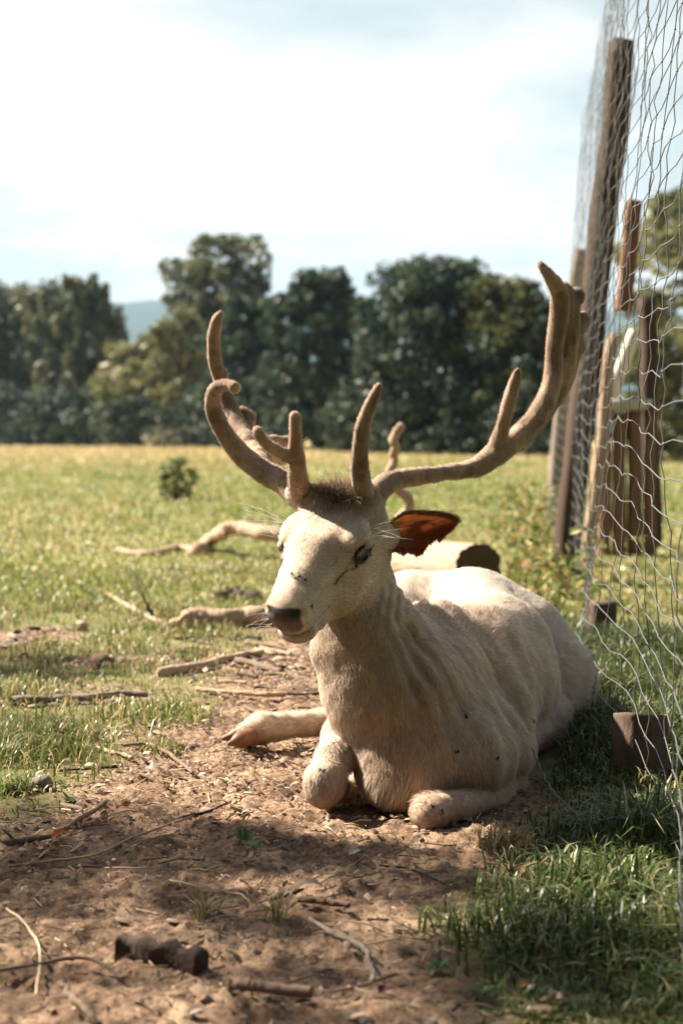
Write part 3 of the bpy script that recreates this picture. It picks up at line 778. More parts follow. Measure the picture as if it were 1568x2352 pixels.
ctl = [(hp(0.15, 0, 0.02), -HF), (hp(0.08, 0, 0.03), -HF), (hp(0.02, 0, 0.05), -HF + 0.2 * HU), (hp(0.03, 0.07, -0.03), -HF * 0.8 - 0.5 * HU), (hp(0.03, -0.07, -0.03), -HF * 0.8 - 0.5 * HU),
       (hp(-0.02, 0.06, -0.06), -HF - 0.3 * HU), (hp(0.1, 0.03, -0.06), -HF), (hp(-0.03, 0, 0.055), -HF + 0.1 * HR), (hp(-0.09, 0, 0.05), HF * 0.9 + 0.2 * HR),
       (P(780, 1480, 2.62), DOWN + 0.2 * RT), (P(880, 1420, 2.64), DOWN * 0.8 + BACK * 0.5), (P(860, 1600, 2.58), DOWN + 0.15 * RT), (P(900, 1750, 2.54), DOWN),
       (P(1000, 1560, 2.72), DOWN * 0.9 + RT * 0.35), (P(1080, 1700, 2.75), DOWN + 0.25 * RT), (P(1000, 1420, 2.9), BACK), (P(1100, 1420, 3.0), BACK + 0.2 * DOWN), (P(1200, 1600, 3.0), DOWN * 0.7 + RT * 0.6),
       (P(1080, 1330, 3.4), BACK), (P(1250, 1450, 3.3), BACK + DOWN * 0.8 + RT * 0.5), (P(1320, 1620, 3.3), DOWN + 0.5 * RT), (P(940, 1320, 3.45), BACK - 0.4 * RT),
       (P(745, 1780, 2.6), DOWN), (P(1000, 1860, 2.5), -RT), (P(650, 1660, 3.18), -RT)]
cpos = np.array([c[0] for c in ctl]); cdir = np.array([c[1] / np.linalg.norm(c[1]) for c in ctl])
def furdir(Pn, N_):
    W = 1 / (np.linalg.norm(Pn[:, None] - cpos[None], axis=2) ** 3 + 1e-5)
    d = W @ cdir; d += 0.35 * np.linalg.norm(d, axis=1, keepdims=True) * np.stack([vnoise(Pn[:, 0] * 30, Pn[:, 1] * 30, Pn[:, 2] * 30, s_) for s_ in (80, 81, 82)], -1)
    d /= np.linalg.norm(d, axis=1, keepdims=True)
    d = d + rng.normal(size=d.shape) * 0.16
    d -= N_ * np.sum(d * N_, 1, keepdims=True)
    return d / (np.linalg.norm(d, axis=1, keepdims=True) + 1e-9)
fc = BV[BF].mean(1); fcl = hl(fc)
fn = BN[BF].mean(1)
toward = -np.sum(fn * ((fc - C0) / np.linalg.norm(fc - C0, axis=1, keepdims=True)), 1)
w = np.where(toward > -0.35, 1.0, 0.12) * np.where(np.linalg.norm(fcl, axis=1) < 0.22, 2.2, 1.0)
w *= (nzv[BF].max(1) < 0.2)
for s_ in (1, -1):
    eyed = np.sqrt(((fcl[:, 0] - 0.004) / 0.025) ** 2 + ((fcl[:, 1] - s_ * 0.075) / 0.03) ** 2 + ((fcl[:, 2] + 0.0025) / 0.0115) ** 2)
    w *= (eyed > 0.95)
NF = 300000
fp, fnm = sample(BV, BF, BN, BA, NF, w)
fd = furdir(fp, fnm)
L = hl(fp); uu, vv, tt = proj(fp)
hdist = np.linalg.norm(L, axis=1)
length = np.where(hdist < 0.20, 0.0075, 0.0155) * rng.uniform(0.6, 1.35, NF)
length = length * np.where((L[:, 0] > 0.07) & (hdist < 0.2), 0.65, 1.0)
fl = np.exp(-(((L[:, 0] + 0.080) / 0.038) ** 2 + (L[:, 1] / 0.055) ** 2)) * (L[:, 2] > 0) * (hdist < 0.2)
length = length * (1 + 3.8 * fl)
bris = np.exp(-(((uu - 905) / 75) ** 2 + ((vv - 1800) / 45) ** 2)) * (tt < 2.75)
length = length * (1 + 1.8 * bris)
length *= np.where(fp[:, 2] < 0.06, 0.6, 1.0)
wid = rng.uniform(0.0007, 0.0013, NF)
cf = coat(fp) * rng.uniform(0.62, 1.22, (NF, 1)) * (1 + 0.12 * fbm(fp[:, 0] * 55, fp[:, 1] * 55, fp[:, 2] * 22, 2, 66))[:, None]
fd = fd + (fnm * 0.9 + rng.normal(size=fd.shape) * 0.5) * fl[:, None]
V_, F_, C_, N_ = strands(fp, fnm, fd, length, wid, cf)
Nj = N_ + rng.normal(size=N_.shape) * 0.12
fur = mesh_np('fur', V_, [F_], M_fur, deer, C_, True, Nj / np.linalg.norm(Nj, axis=1, keepdims=True))
tag(fur, kind='stuff')

# antlers in velvet
def antler(name, chains, knobs, label):
    allp = np.array([P(u, v, t) for c in chains for u, v, t, r in c] + [P(u, v, t) for u, v, t, r in knobs])
    A = Field(allp.min(0) - 0.06, allp.max(0) + 0.06, 0.003)
    for c in chains:
        s_ = spline([(u, v, t, r) for u, v, t, r in c], (len(c) - 1) * 4 + 1)
        A.chain([(P(u, v, t), px(r * (0.78 if c[0][0] > 1190 else 0.765), t)) for u, v, t, r in s_], 0.022 if c[0][0] > 1190 else 0.007)
    for u, v, t, r in knobs: A.ell(P(u, v, t), np.array((1, 1, 1.15)) * px(r, t), np.eye(3), 0.014)
    V, F = A.mesh(2)
    N_, Ar = vnormals(V, F)
    # long veins and grooves
    V = V + N_ * (0.0022 * fbm(V[:, 0] * 38, V[:, 1] * 38, V[:, 2] * 10, 3, 90))[:, None]
    N_, Ar = vnormals(V, F)
    def acol(Q):
        n1 = fbm(Q[:, 0] * 14, Q[:, 1] * 14, Q[:, 2] * 9, 4, 91)
        c = np.array((0.265, 0.188, 0.135)) * (1 + 0.40 * n1)[:, None]
        w_ = sstep(0.25, 0.7, fbm(Q[:, 0] * 25, Q[:, 1] * 25, Q[:, 2] * 25, 3, 93))[:, None]
        return c * (1 - 0.5 * w_) + np.array((0.10, 0.06, 0.042)) * 0.5 * w_
    o = mesh_np(name, V, [F], M_velvet, deer, acol(V))
    o['label'] = label
    n = 42000
    p, nn = sample(V, F, N_, Ar, n)
    d = rng.normal(size=p.shape) * 0.5 + np.array((0, 0, 0.8)); d -= nn * np.sum(d * nn, 1, keepdims=True)
    d /= np.linalg.norm(d, axis=1, keepdims=True) + 1e-9
    d = d * 0.6 + nn * 0.55
    Vs, Fs, Cs, Ns = strands(p, nn, d, rng.uniform(0.0025, 0.0055, n), rng.uniform(0.0005, 0.0009, n), acol(p) * 1.8 * rng.uniform(0.85, 1.15, (n, 1)))
    f = mesh_np('velvet_fuzz', Vs, [Fs], M_fuzz, o, Cs, True, Ns)
    f.parent = o; f.matrix_parent_inverse = o.matrix_world.inverted() if False else Matrix.Identity(4)
    tag(f, kind='stuff')
    return o
antler('antler', [
    [(690, 1150, 2.70, 30), (655, 1110, 2.74, 33), (610, 1085, 2.78, 33), (560, 1050, 2.80, 28), (515, 995, 2.80, 23), (490, 940, 2.78, 21), (492, 900, 2.74, 18), (515, 884, 2.71, 14), (536, 888, 2.69, 10), (541, 895, 2.69, 8)],
    [(610, 1080, 2.80, 28), (572, 1020, 2.90, 26), (543, 965, 2.96, 22), (515, 900, 2.98, 20), (496, 840, 2.96, 18), (492, 780, 2.94, 17), (498, 735, 2.92, 12), (507, 720, 2.92, 6)],
    [(690, 1140, 2.69, 30), (684, 1100, 2.64, 26), (680, 1050, 2.60, 22), (678, 1000, 2.57, 17), (677, 962, 2.55, 13), (677, 955, 2.55, 10)],
    [(680, 1052, 2.60, 20), (650, 1042, 2.57, 17), (615, 1022, 2.54, 14), (595, 998, 2.52, 11), (589, 988, 2.52, 8)],
    [(600, 1070, 2.84, 18), (590, 1020, 2.98, 15), (625, 1010, 3.05, 12), (660, 1015, 3.08, 10)],
    [(600, 1072, 2.84, 18), (620, 1050, 2.95, 14), (650, 1062, 3.0, 10)],
    [(565, 1010, 2.94, 15), (572, 970, 2.99, 13), (566, 958, 3.0, 12)],
], [(572, 962, 3.0, 15), (556, 948, 3.0, 12), (517, 858, 2.97, 8), (666, 1012, 3.08, 10)], 'antler with a curled hooked beam and a forked brow tine')
antler('antler', [
    [(845, 1160, 2.66, 30), (832, 1120, 2.62, 27), (825, 1060, 2.58, 24), (830, 1000, 2.55, 21), (845, 945, 2.52, 17), (862, 905, 2.50, 12), (871, 884, 2.50, 7)],
    [(852, 1165, 2.67, 30), (870, 1125, 2.69, 30), (905, 1103, 2.72, 26), (960, 1094, 2.76, 23), (1030, 1085, 2.80, 22), (1090, 1075, 2.83, 26), (1135, 1045, 2.86, 32), (1175, 1015, 2.88, 31), (1218, 975, 2.90, 28), (1250, 925, 2.92, 27), (1268, 870, 2.93, 27), (1272, 800, 2.93, 25), (1282, 730, 2.92, 25), (1285, 680, 2.90, 24), (1268, 645, 2.87, 18), (1248, 618, 2.85, 11), (1238, 604, 2.85, 6)],
    [(1140, 1040, 2.86, 26), (1152, 985, 2.84, 20), (1166, 930, 2.82, 18), (1180, 880, 2.81, 13), (1188, 850, 2.80, 6)],
    [(1200, 1000, 2.91, 18), (1245, 955, 2.95, 16), (1288, 890, 2.98, 15), (1312, 830, 3.0, 14), (1322, 785, 3.0, 11), (1312, 740, 2.99, 12), (1308, 690, 2.96, 12), (1290, 660, 2.92, 12)],
    [(1280, 880, 2.96, 24), (1296, 810, 2.97, 26), (1302, 740, 2.96, 24), (1300, 690, 2.94, 16)],
    [(1312, 765, 2.99, 15), (1332, 742, 3.0, 11), (1339, 728, 3.0, 8)],
    [(1305, 690, 2.95, 11), (1322, 682, 2.96, 7), (1326, 676, 2.96, 5)],
    [(1315, 800, 3.0, 12), (1332, 795, 3.0, 6)],
], [], 'antler with a wide palm and spurs along its back edge')

# ears: outer hide and inner lining, mirrored about the head
def ear(sign):
    top = spline([(888, 1212), (905, 1192), (938, 1174), (985, 1174), (1022, 1178), (1044, 1185), (1052, 1197)], 25)
    bot = spline([(884, 1258), (903, 1266), (935, 1271), (966, 1264), (1000, 1244), (1030, 1224), (1052, 1198)], 25)
    m = 13; pts = np.zeros((25, m, 3)); pin = np.zeros((25, m, 3))
    for i in range(25):
        a = i / 24; tt_ = 2.66 + 0.05 * a
        jag = (0.012 * vnoise(i * 1.3, 2.0, 0, 7), 0.16 * vnoise(i * 1.1, 7.0, 0, 8))
        for j in range(m):
            b = j / (m - 1)
            b2 = b + (jag[0] if b < 0.2 else 0) + (jag[1] * (a > 0.25) if b > 0.85 else 0)
            q = top[i] * (1 - b2) + bot[i] * b2
            cup = math.sin(math.pi * b) ** 0.8 * (0.085 * math.sin(math.pi * min(1, a * 0.85 + 0.12)) + 0.012)
            pts[i, j] = P(q[0], q[1], tt_ + cup)
            pin[i, j] = P(q[0], q[1], tt_ + cup - 0.0035)
    def mir(X):
        if sign > 0: return X
        l = hl(X.reshape(-1, 3)); l[:, 1] *= -1; l0 = l - l[0]; l = l[0] + np.stack([l0[:, 0] * 0.5 + l0[:, 1] * 0.75, l0[:, 1] * 0.25, l0[:, 2] - 0.1 * l0[:, 1]], -1)
        return (HO + HS * (l @ HM)).reshape(X.shape)
    pts, pin = mir(pts), mir(pin)
    i, j = np.meshgrid(np.arange(24), np.arange(m - 1), indexing='ij')
    q = np.stack([i * m + j, i * m + j + 1, (i + 1) * m + j + 1, (i + 1) * m + j], -1).reshape(-1, 4)
    e = mesh_np('ear', pts.reshape(-1, 3), [q if sign > 0 else q[:, ::-1]], M_earout, deer)
    li = mesh_np('ear_lining', pin.reshape(-1, 3), [q if sign < 0 else q[:, ::-1]], M_earin, e)
    li.matrix_parent_inverse = Matrix.Identity(4)
    # fringe of hair round the rim
    rim = np.concatenate([pts[:, 0], pts[::-1, -1]]); n = 2600
    k = rng.integers(0, len(rim) - 1, n); f = rng.uniform(size=(n, 1)); p = rim[k] * (1 - f) + rim[k + 1] * f
    cen = pts[:, m // 2].mean(0)
    d = p - cen; d /= np.linalg.norm(d, axis=1, keepdims=True); d += rng.normal(size=d.shape) * 0.35
    d /= np.linalg.norm(d, axis=1, keepdims=True)
    nn = np.tile(-FW, (n, 1)); nn -= d * np.sum(nn * d, 1, keepdims=True); nn /= np.linalg.norm(nn, axis=1, keepdims=True)
    Vs, Fs, Cs, Ns = strands(p, nn, d, rng.uniform(0.004, 0.011, n), rng.uniform(0.0006, 0.001, n), np.tile((0.6, 0.45, 0.33), (n, 1)) * rng.uniform(0.8, 1.2, (n, 1)))
    # tufts growing from the ear root over the lining
    n2 = 1100; a = rng.uniform(0.0, 1.0, n2) ** 1.6 * 0.75; b = rng.uniform(0.1, 0.9, n2)
    p2 = pin[(a * 24).astype(int), (b * (m - 1)).astype(int)] + rng.normal(size=(n2, 3)) * 0.004
    ax_ = pts[-1, m // 2] - pts[0, m // 2]; ax_ /= np.linalg.norm(ax_)
    d2 = ax_ + rng.normal(size=(n2, 3)) * 0.25 - FW * 0.25; d2 /= np.linalg.norm(d2, axis=1, keepdims=True)
    nn2 = np.tile(-FW, (n2, 1))
    V2, F2, C2, N2 = strands(p2, nn2, d2, rng.uniform(0.012, 0.03, n2), rng.uniform(0.0006, 0.001, n2), np.tile((0.5, 0.36, 0.25), (n2, 1)) * rng.uniform(0.7, 1.2, (n2, 1)))
    fr = mesh_np('ear_fringe', np.vstack([Vs, V2]), [np.vstack([Fs, F2 + len(Vs)])], M_fur, e, np.vstack([Cs, C2]), True, np.vstack([Ns, N2]))
    fr.matrix_parent_inverse = Matrix.Identity(4); tag(fr, kind='stuff')
ear(1); ear(-1)

# eyes
def sphere(c, r, R=np.eye(3), nu=20, nv=12):
    th = np.linspace(0, math.pi, nv + 1)[1:-1]; ph_ = np.arange(nu) / nu * 2 * math.pi
    V = np.stack([np.sin(th)[:, None] * np.cos(ph_), np.sin(th)[:, None] * np.sin(ph_), np.cos(th)[:, None] * np.ones(nu)], -1).reshape(-1, 3)
    V = np.vstack([V, (0, 0, 1), (0, 0, -1)]) * np.asarray(r)
    i, j = np.meshgrid(np.arange(nv - 2), np.arange(nu), indexing='ij'); j2 = (j + 1) % nu
    q = np.stack([i * nu + j, (i + 1) * nu + j, (i + 1) * nu + j2, i * nu + j2], -1).reshape(-1, 4)
    k = np.arange(nu); k2 = (k + 1) % nu
    t3 = np.vstack([np.stack([np.full(nu, len(V) - 2), k, k2], -1), np.stack([np.full(nu, len(V) - 1), (nv - 2) * nu + k2, (nv - 2) * nu + k], -1)])
    return V @ np.asarray(R) + np.asarray(c), [q, t3]
for s_ in (1, -1):
    MB().add(*sphere(hp(0.003, s_ * 0.0672, -0.002), 0.0165 * HS)).build('eye', M_eye, deer)
# brow hairs, lashes and whiskers
def hairs(name, specs, r=0.0005):
    mb = MB()
    for p0, d, ln, sag in specs:
        d = d / np.linalg.norm(d); pts = [p0 + d * ln * k - np.array((0, 0, sag)) * ln * k * k for k in np.linspace(0, 1, 6)]
        mb.add(*tube(pts, np.linspace(r, r * 0.3, 6), 4))
    return tag(mb.build(name, M_hair, deer), kind='stuff')
for s_ in (1, -1):
    sp = []
    for k in range(15):
        f = rng.uniform(-0.03, 0.02); sp.append((hp(f, s_ * 0.078, 0.025 + rng.uniform(-0.003, 0.006)), HR * s_ * 1.0 + HU * rng.uniform(0.0, 0.9) + HF * rng.uniform(-0.7, 0.5), rng.uniform(0.03, 0.10) if k % 3 else rng.uniform(0.09, 0.14), 0.15))
    hairs('eyelashes', sp, 0.0004)
    sp = []
    for k in range(22):
        sp.append((hp(rng.uniform(0.09, 0.16), s_ * rng.uniform(0.034, 0.042), rng.uniform(-0.06, -0.02)), HR * s_ + HF * rng.uniform(-0.1, 0.6) - HU * rng.uniform(-0.3, 0.6), rng.uniform(0.02, 0.06), 0.2))
    for k in range(8):
        sp.append((hp(rng.uniform(0.10, 0.14), s_ * rng.uniform(0.0, 0.015), -0.08), -HU + HR * s_ * 0.3 + HF * rng.uniform(-0.2, 0.5), rng.uniform(0.015, 0.035), 0.1))
    hairs('whiskers', sp, 0.0004)
# hooves of the stretched hind leg
def hoof(pts, rads, name='hoof'):
    F_ = Field(np.min(pts, 0) - 0.06, np.max(pts, 0) + 0.06, 0.0025)
    F_.chain(list(zip(pts, rads)), 0.01)
    V, F = F_.mesh(2); V[:, 2] = np.maximum(V[:, 2], 0.005)
    mesh_np(name, V, [F], M_hoof, deer)
hoof([P(574, 1692, 3.14), P(552, 1700, 3.12), P(528, 1708, 3.10)], [0.022, 0.020, 0.007])
hoof([P(570, 1680, 3.20), P(545, 1687, 3.20), P(511, 1697, 3.19)], [0.020, 0.017, 0.005])
hoof([P(600, 1700, 3.165), P(585, 1706, 3.16)], [0.014, 0.008], 'dewclaw')
# flies on the coat
def surf_at(u, v):
    """point of the deer's coat seen at a photograph pixel"""
    m = np.hypot(u_b - u, v_b - v) < 9
    k = np.nonzero(m)[0]
    k = k[np.argmin(t_b[k] + 0.002 * np.hypot(u_b[k] - u, v_b[k] - v))]
    return BV[k], BN[k]
u_b, v_b, t_b = proj(BV)
def fly(u, v, label, group, ang):
    p, n = surf_at(u, v)
    p = p + n * 0.00450
    x = np.cross(n, DOWN); x /= np.linalg.norm(x); y = np.cross(n, x)
    a = x * math.cos(ang) + y * math.sin(ang); b = np.cross(n, a); R = np.stack([a, b, n])
    root = empty('fly', p, label, 'fly', group)
    MB().add(*sphere(p, (0.00390, 0.00180, 0.00180), R, 10, 6)).add(*sphere(p + a * 0.00435, (0.00135, 0.00150, 0.00135), R, 8, 6)).build('body', M_fly, root)
    mb = MB()
    for s_ in (1, -1):
        w0 = p + n * 0.00165 + a * 0.00075
        mb.add([w0, w0 - a * 0.00300 + b * s_ * 0.00315, w0 - a * 0.00638 + b * s_ * 0.00225, w0 - a * 0.00525 + b * s_ * 0.00030], [[(0, 1, 2, 3)]])
    mb.build('wings', M_fly, root)
    mb = MB()
    for s_ in (1, -1):
        for k in (-0.00150, 0.00060, 0.00263):
            mb.add(*tube([p + a * k, p + a * k * 1.6 + b * s_ * 0.00300 + n * 0.00038, p + a * k * 2.2 + b * s_ * 0.00450 - n * 0.00413], 0.00030, 4))
    mb.build('legs', M_fly, root)
for u, v in ((1068, 1645), (1046, 1728), (1140, 1740), (1230, 1655)): fly(u, v, "black fly on the deer's breast and shoulder", 'flies on the breast', rng.uniform(0, 6))
for u, v in ((672, 1322), (688, 1324), (700, 1330)): fly(u, v, "black fly on the bridge of the deer's nose", 'flies on the nose bridge', rng.uniform(0, 6))
for u, v in ((735, 1770), (745, 1774)): fly(u, v, "black fly on the deer's upright folded knee", 'flies on the upright knee', rng.uniform(0, 6))
for u, v in ((990, 1852), (1012, 1862)): fly(u, v, "black fly on the deer's flat folded knee", 'flies on the flat knee', rng.uniform(0, 6))
fly(714, 1392, "black fly beside the deer's nostril", None, 1.0)
fly(818, 1294, "black fly under the deer's eye", None, 1.4)
fly(1358, 1590, "black fly on the deer's rump", None, 0.4)

# ------------------------------------------------------------------ fence
def fence_x(y): return (0.235 + 0.122 * (y / S)) * S
wf = empty('wire_fence', (fence_x(3.0), 3.0, 0), 'slack galvanised wire netting fence running past the lying deer', 'fence')
ys = np.arange(1.20 * S, 9.4 * S, 0.215)
zs = np.array([0.02 + 0.066 * k for k in range(48)])
SX, SZ = np.meshgrid(ys, zs, indexing='ij')
slack = sstep(2.2, 0.0, SZ)
net_x = fence_x(SX) + 0.05 * slack * vnoise(SX * 0.7, SZ * 0.9, 0, 100) + 0.014 * vnoise(SX * 5, SZ * 7, 0, 101) - 0.05 * np.exp(-((SX - 4.1) / 0.5) ** 2) * sstep(0.5, 0.05, SZ) + 0.035 * SZ + 0.030 * SZ * sstep(4.5, 8.0, SX) - 0.02 * sstep(0.5, 0.0, SZ) * sstep(4.2, 3.0, SX)
net_y = SX + 0.016 * vnoise(SX * 4, SZ * 3, 0, 102) + 0.05 * slack * vnoise(SX * 1.2, SZ * 1.6, 0, 103) + 0.03 * SZ * vnoise(SX * .4, SZ * .7, 0, 106)
net_z = SZ + 0.012 * vnoise(SX * 6, SZ * 9, 0, 104) + 0.035 * slack * vnoise(SX * 1.1, SZ * 1.3, 0, 105) + 0.03 * np.sin(SX * 1.9) * slack
NET = np.stack([net_x, net_y, net_z], -1)
low_ok = NET[..., 2] > 0.012
WR = 0.0013
def wire(pts, name, kink):
    n = len(pts); p = np.repeat(pts, 2, 0)[:-1].copy()
    p[1::2] = (pts[:-1] + pts[1:]) / 2 + kink
    MB().add(*tube(p, WR, 5)).build(name, M_wire, wf)
for j in range(len(zs)):
    pts = NET[:, j]
    if j == 0: pts = pts[12:]
    kink = np.stack([0.003 * rng.normal(size=len(pts) - 1), np.zeros(len(pts) - 1), 0.006 * np.where(np.arange(len(pts) - 1) % 2, 1, -1) + 0.002 * rng.normal(size=len(pts) - 1)], -1)
    wire(pts, 'line_wire', kink)
for i in range(len(ys)):
    pts = NET[i]
    if i < 12: pts = pts[1:]
    kink = np.stack([0.004 * rng.normal(size=len(pts) - 1), 0.006 * np.where((np.arange(len(pts) - 1) + i) % 2, 1, -1) + 0.004 * rng.normal(size=len(pts) - 1), np.zeros(len(pts) - 1)], -1)
    wire(pts, 'stay_wire', kink)
kn = MB()
octa = np.array([(1, 0, 0), (-1, 0, 0), (0, 1, 0), (0, -1, 0), (0, 0, 1), (0, 0, -1)], float)
of = np.array([(0, 2, 4), (2, 1, 4), (1, 3, 4), (3, 0, 4), (2, 0, 5), (1, 2, 5), (3, 1, 5), (0, 3, 5)])
for i in range(len(ys)):
    for j in range(1, len(zs)):
        kn.add(octa * np.array((0.0036, 0.0048, 0.0036)) + NET[i, j], [of])
tag(kn.build('wire_knots', mat('tarnished_wire', color=(0.13, 0.12, 0.115), rough=0.5, noise=0.3, nscale=80), wf), kind='stuff')
# loose end of the bottom wire curling out of the grass
pts = spline([P(1221, 1720, 2.72), P(1245, 1775, 2.68), P(1272, 1822, 2.62), P(1320, 1868, 2.56), P(1380, 1935, 2.42), P(1450, 2010, 2.30)], 40)
pts += np.stack([0.002 * np.sin(np.arange(40) * 1.7), np.zeros(40), 0.002 * np.cos(np.arange(40) * 2.1)], -1)
MB().add(*tube(pts, 0.0018, 6)).build('loose_wire', M_wire, wf)

def post(name, label, b, t, wid, dep, mt=M_post, cap=None, cat='post', group=None, rough=0.006, yaw=0.25, nz_=24, parent=None, wear=0.10):
    """sawn or split timber with worn edges from b to t"""
    b = np.asarray(b, float); t = np.asarray(t, float)
    n = nz_; ax = t - b; ax /= np.linalg.norm(ax)
    sx = np.array((math.cos(yaw), math.sin(yaw), 0)); sx -= ax * (sx @ ax); sx /= np.linalg.norm(sx); sy = np.cross(ax, sx)
    prof = []
    for cx_, cy_ in ((-1, -1), (1, -1), (1, 1), (-1, 1)):
        c = np.array((cx_, cy_), float); tang = np.array((-cy_, cx_), float)
        e1 = np.array((cx_, cy_ * 0.72)); e2 = np.array((cx_ * 0.72, cy_))
        prof += ([e2, e1] if cx_ * cy_ < 0 else [e1, e2])
        # a mid-face point
    prof = np.array(prof)
    order = np.argsort(np.arctan2(prof[:, 1], prof[:, 0])); prof = prof[order]
    m = len(prof)
    V = []
    for k in range(n):
        f = k / (n - 1); c = b + (t - b) * f
        c = c + sx * rough * 1.2 * vnoise(f * 7, b[0] * 9, 0, 5) + sy * rough * vnoise(f * 7, b[0] * 9, 4, 6)
        for q in prof:
            s_ = 1 + wear * vnoise(f * 9 + q[0] * 2, q[1] * 2 + b[1], 0, 9)
            p = c + sx * q[0] * wid / 2 * s_ + sy * q[1] * dep / 2 * s_
            if k == n - 1: p = p + ax * rough * 2 * vnoise(q[0] * 2 + b[0], q[1] * 2, 0, 10)
            V.append(p)
    V = np.array(V)
    i, j = np.meshgrid(np.arange(n - 1), np.arange(m), indexing='ij'); j2 = (j + 1) % m
    q = np.stack([i * m + j, i * m + j2, (i + 1) * m + j2, (i + 1) * m + j], -1).reshape(-1, 4)
    V = np.vstack([V, t + ax * 0.003])
    k = np.arange(m); t3 = np.stack([np.full(m, len(V) - 1), (n - 1) * m + k, (n - 1) * m + (k + 1) % m], -1)
    if parent is None:
        o = mesh_np(name, V, [q, t3], mt, None, smooth=False); tag(o, label, cat, group)
    else:
        o = mesh_np(name, V, [q, t3], mt, parent, smooth=False)
    return o
# tall leaning post with a board nailed behind it
tp = 6.75
post('fence_post', 'tallest dark weathered fence post, leaning, its flat top above the netting', P(1297, 1362, tp), P(1428, 98, tp), px(52, tp), px(48, tp), nz_=40, rough=0.014)
post('board', 'short reddish brown board fixed behind the tallest leaning post', P(1432, 712, 6.95), P(1456, 462, 6.95), px(34, 6.9), 0.05, mat('red_board', color=(0.22, 0.10, 0.05), color2=(0.12, 0.055, 0.03), noise=0.5, nscale=10, rough=0.9), cat='board', rough=0.004)
post('fence_post', 'slim grey fence post behind the antler, shorter than the leaning post', P(1262, 1205, 11.2), P(1330, 575, 11.2), px(27, 11.2), px(26, 11.2), nz_=24, rough=0.01, mt=mat('greyed_post', color=(0.25, 0.20, 0.15), color2=(0.12, 0.09, 0.065), noise=0.5, nscale=12, rough=0.9))
post('fence_post', 'pale sunlit fence post standing between the two leaning posts', P(1348, 1310, 7.6), P(1405, 770, 7.6), px(24, 7.6), px(26, 7.6), rough=0.01, mt=mat('pale_post', color=(0.34, 0.24, 0.16), color2=(0.2, 0.13, 0.085), noise=0.5, nscale=12, rough=0.9))
# timber stand with a metal dish beyond the netting
tb = 8.3
st = empty('timber_stand', on(1440, 1280), 'stand of upright brown timbers with a grey metal dish on top', 'stand')
for u0, u1, vt_, w_ in ((1386, 1391, 945, 27), (1421, 1423, 952, 30), (1457, 1455, 946, 27), (1490, 1492, 936, 22)):
    post('timber', None, P(u0, 1285, tb), P(u1, vt_, tb), px(w_, tb), 0.12, mat('brown_timber', color=(0.21, 0.115, 0.06), color2=(0.09, 0.05, 0.03), noise=0.55, nscale=8, stretch=(3, 3, 0.3), rough=0.9), parent=st, yaw=rng.uniform(-0.2, 0.3))
prof = [(0, 0.0), (0.11, 0.0), (0.155, 0.02), (0.17, 0.055), (0.175, 0.075), (0.165, 0.075), (0.15, 0.035), (0.10, 0.018), (0, 0.015)]
cdish = P(1436, 944, tb); nseg = 28
V = np.array([[cdish[0] + r * math.cos(a), cdish[1] + r * math.sin(a), cdish[2] + z] for r, z in prof for a in np.arange(nseg) / nseg * 2 * math.pi])
i, j = np.meshgrid(np.arange(len(prof) - 1), np.arange(nseg), indexing='ij'); j2 = (j + 1) % nseg
MB().add(V, [np.stack([i * nseg + j, i * nseg + j2, (i + 1) * nseg + j2, (i + 1) * nseg + j], -1).reshape(-1, 4)]).build('dish', M_metal, st)
post('fence_post', 'dark upright post behind the metal dish', P(1500, 1290, 8.8), P(1484, 685, 8.8), px(34, 8.8), px(34, 8.8), rough=0.01)
post('brace', 'pale sunlit diagonal brace leaning towards the post behind the dish', P(1388, 940, 8.6), P(1460, 762, 8.6), px(28, 8.6), 0.06, mat('bleached_wood', color=(0.66, 0.58, 0.48), color2=(0.5, 0.42, 0.33), noise=0.4, nscale=12, rough=0.8), cat='brace', rough=0.004)
# short pegs along the fence foot
M_peg = mat('old_peg', color=(0.15, 0.10, 0.07), color2=(0.06, 0.042, 0.032), noise=0.6, nscale=22, stretch=(2.5, 2.5, 0.5), rough=0.95, bump=0.004, bscale=50)
g = on(1464, 1790)
post('stump', 'short square cut stump beside the deer under the netting', g - (0, 0, 0.05), P(1472, 1642, 2.93), px(108, 2.93), px(88, 2.93), M_peg, cat='stump', rough=0.002, yaw=0.35, wear=0.03)
g = on(1377, 1480)
post('stump', 'small dark peg further along the netting past the deer', g - (0, 0, 0.05), P(1383, 1383, 4.75), px(56, 4.75), px(50, 4.75), M_peg, cat='stump', rough=0.002, yaw=0.2, wear=0.03)

# ------------------------------------------------------------------ logs, sticks, stones
def bark_tube(pts, rad, sides=16, seed=0.0, depth=0.22, along=1.0, cap=True):
    pts = np.asarray(pts, float); n = len(pts); rad = np.broadcast_to(np.asarray(rad, float), (n,))
    V, F = tube(pts, rad, sides, cap=cap)
    seg = np.concatenate([[0], np.cumsum(np.linalg.norm(np.diff(pts, axis=0), axis=1))]) / rad.mean()
    a = np.arange(sides) / sides * 2 * math.pi
    A_, S_ = np.meshgrid(a, seg); ca, sa = np.cos(A_), np.sin(A_)
    nn = fbm(ca * 2.6 + seed, sa * 2.6, S_ * 0.55 * along, 3, 31, 0.6) * 0.6 + fbm(ca * 7, sa * 7 + seed, S_ * 0.35 * along, 2, 33) * 0.5
    W = V[:n * sides].reshape(n, sides, 3)
    W = pts[:, None] + (W - pts[:, None]) * (1 + depth * nn)[..., None]
    V[:n * sides] = W.reshape(-1, 3)
    return V, F
